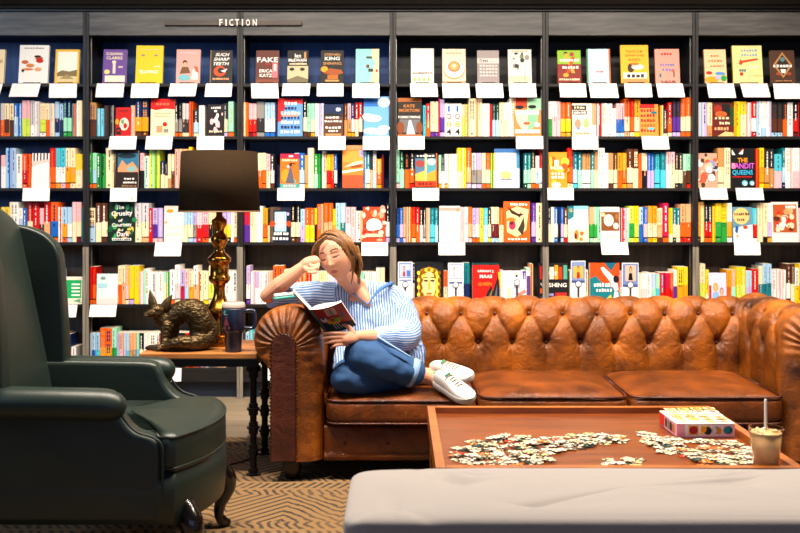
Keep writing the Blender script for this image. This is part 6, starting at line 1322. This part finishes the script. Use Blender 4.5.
mb.add([rows[0][0], rows[0][1], rows[1][1], rows[1][0]], [(0, 1, 2, 3)], CVR); mb.add([rows[0][-2], rows[0][-1], rows[1][-1], rows[1][-2]], [(0, 1, 2, 3)], CVR)
lf = (cr.normalized() * -.55 + nm * .83).normalized() * .15
mb.add([bk(0, 0, 0), bk(0, 1, 0), bk(0, 1, 0) + lf, lf], [(0, 1, 2, 3)], CVR); mb.add([bk(0, 0, .0016), bk(0, 1, .0016), bk(0, 1, .0016) + lf, lf + nm * .0016], [(0, 1, 2, 3)], CVR)
mb.build('cover', ob)
mb = MB()                                             # printed picture
def pr_(pts, c, w_=-.0024): mb.add([bk(u, v, w_ - curve(u)) for u, v in pts], [tuple(range(len(pts)))], pcol(c))
for k in range(6): pr_([(.10 + .15 * k, 0), (.10 + .15 * k, .42 - .03 * k), (.25 + .15 * k, .39 - .03 * k), (.25 + .15 * k, 0)], '#123f4a')
pr_([(0, 0), (0, 1), (.07, 1), (.07, 0)], '#1b7d7c')
pr_([(.42, .68), (.42, .95), (.72, .95), (.72, .68)], '#b9aeb0', -.0028)
for q in range(4): pr_([(.47, .73 + .05 * q), (.47, .75 + .05 * q), (.66, .75 + .05 * q), (.66, .73 + .05 * q)], '#6a6064', -.0031)
pr_([(.16, .45), (.14, .58), (.24, .66), (.34, .60), (.30, .46)], '#c9cfd8', -.0028); pr_([(.17, .55), (.2, .68), (.29, .66), (.26, .55)], '#3a5a8a', -.0031)
pr_([(.30, .36), (.30, .52), (.52, .60), (.72, .52), (.70, .38), (.5, .32)], '#b9a32e', -.0028); pr_([(.50, .42), (.56, .58), (.74, .54), (.70, .40)], '#7a9a3a', -.0031)
pr_([(.76, .5), (.8, .66), (.88, .7), (.84, .5)], '#4a6a8a', -.0028)
for q in range(3): pr_([(.44 + .08 * q, .12), (.40 + .08 * q, .34), (.42 + .08 * q, .34), (.455 + .08 * q, .12)], '#c9d8d4', -.0028)
mb.build('cover_print', ob)
PG = mat('white_pages', '#f1e8d8', rough=.8, var=.05, scale=200); mb = MB(); rows = []
for u in [k / 10 for k in range(11)]:
    th = .011 * min(1, u * 5 + .25); up_ = .016 * math.sin(math.pi * min(1, u * 1.15)) ; b0 = -curve(u) + .0006
    rows.append([bk(u * .98, .01, b0), bk(u * .98, .985, b0), bk(u * .98, .985, b0 + th + up_), bk(u * .98, .01, b0 + th + up_)])
mb.grid(rows, PG, smooth=False, close=True); mb.add(rows[-1], [(0, 1, 2, 3)], PG); mb.add(rows[0], [(3, 2, 1, 0)], PG); mb.build('page_block', ob)
mb = MB(); ln = lf.normalized(); q_ = ln.cross(sp.normalized()).normalized()
if q_.dot(cr) < 0: q_ = -q_
mb.add([sp * .01 + ln * .002 + q_ * .0022, sp * .99 + ln * .002 + q_ * .0022, sp * .99 + ln * .147 + q_ * .0022, sp * .01 + ln * .147 + q_ * .0022, sp * .01 + ln * .008 + q_ * .014, sp * .99 + ln * .008 + q_ * .014, sp * .99 + ln * .147 + q_ * .012, sp * .01 + ln * .147 + q_ * .012], [(0, 1, 2, 3), (4, 7, 6, 5), (0, 4, 5, 1), (1, 5, 6, 2), (2, 6, 7, 3), (3, 7, 4, 0)], PG); mb.build('page_block', ob)
# ================================================================== CAMERA AND LIGHT
cam = D.cameras.new('camera'); co = D.objects.new('camera', cam); COL.objects.link(co); SC.camera = co
co.location = (0, 0, H); co.rotation_euler = (math.pi / 2, 0, 0)
cam.sensor_width = 36; cam.lens = 36 * F / 800
cam.shift_x = (400 - VX) / 800; cam.shift_y = -(266.5 - VY) / 800
cam.clip_start = .05; cam.dof.use_dof = True; cam.dof.focus_distance = 4.65; cam.dof.aperture_fstop = 4.5
def area(name, loc, target, size, power, col, shape='RECTANGLE', sy=None):
    l = D.lights.new(name, 'AREA'); l.shape = shape; l.size = size; l.size_y = sy or size; l.energy = power; l.color = col
    o = D.objects.new(name, l); COL.objects.link(o); o.location = loc
    o.rotation_euler = (Vector(target) - Vector(loc)).to_track_quat('-Z', 'Y').to_euler(); return o
def spread(o, deg): o.data.spread = math.radians(deg)
spread(area('track_light', (0.3, 3.0, 3.55), (0.3, 6.5, 1.35), 5.4, 50, (1, .88, .74), sy=.3), 75)
for k in range(6):
    spread(area('downlight', (-1.6 + .85 * k, 3.75, 3.9), (-1.6 + .85 * k, 4.1, 0), .22, 62, (1, .86, .70), 'DISK'), 130)
area('window_light', (-5.2, 2.2, 2.8), (-1, 6.5, 1.5), 2.4, 130, (.5, .72, 1), sy=1.8)
area('shop_front_window', (1.0, -1.2, 1.6), (.6, 4.5, .9), 4.0, 24, (.45, .6, 1), sy=2.0)
w = D.worlds.new('world'); SC.world = w; w.use_nodes = True
w.node_tree.nodes['Background'].inputs[0].default_value = (.75, .82, 1, 1); w.node_tree.nodes['Background'].inputs[1].default_value = .06
vs = SC.view_settings; SC.display_settings.display_device = 'sRGB'
vs.view_transform = 'Standard'; vs.look = 'None'; vs.exposure = 0.0; vs.gamma = 1.0; vs.use_curve_mapping = False
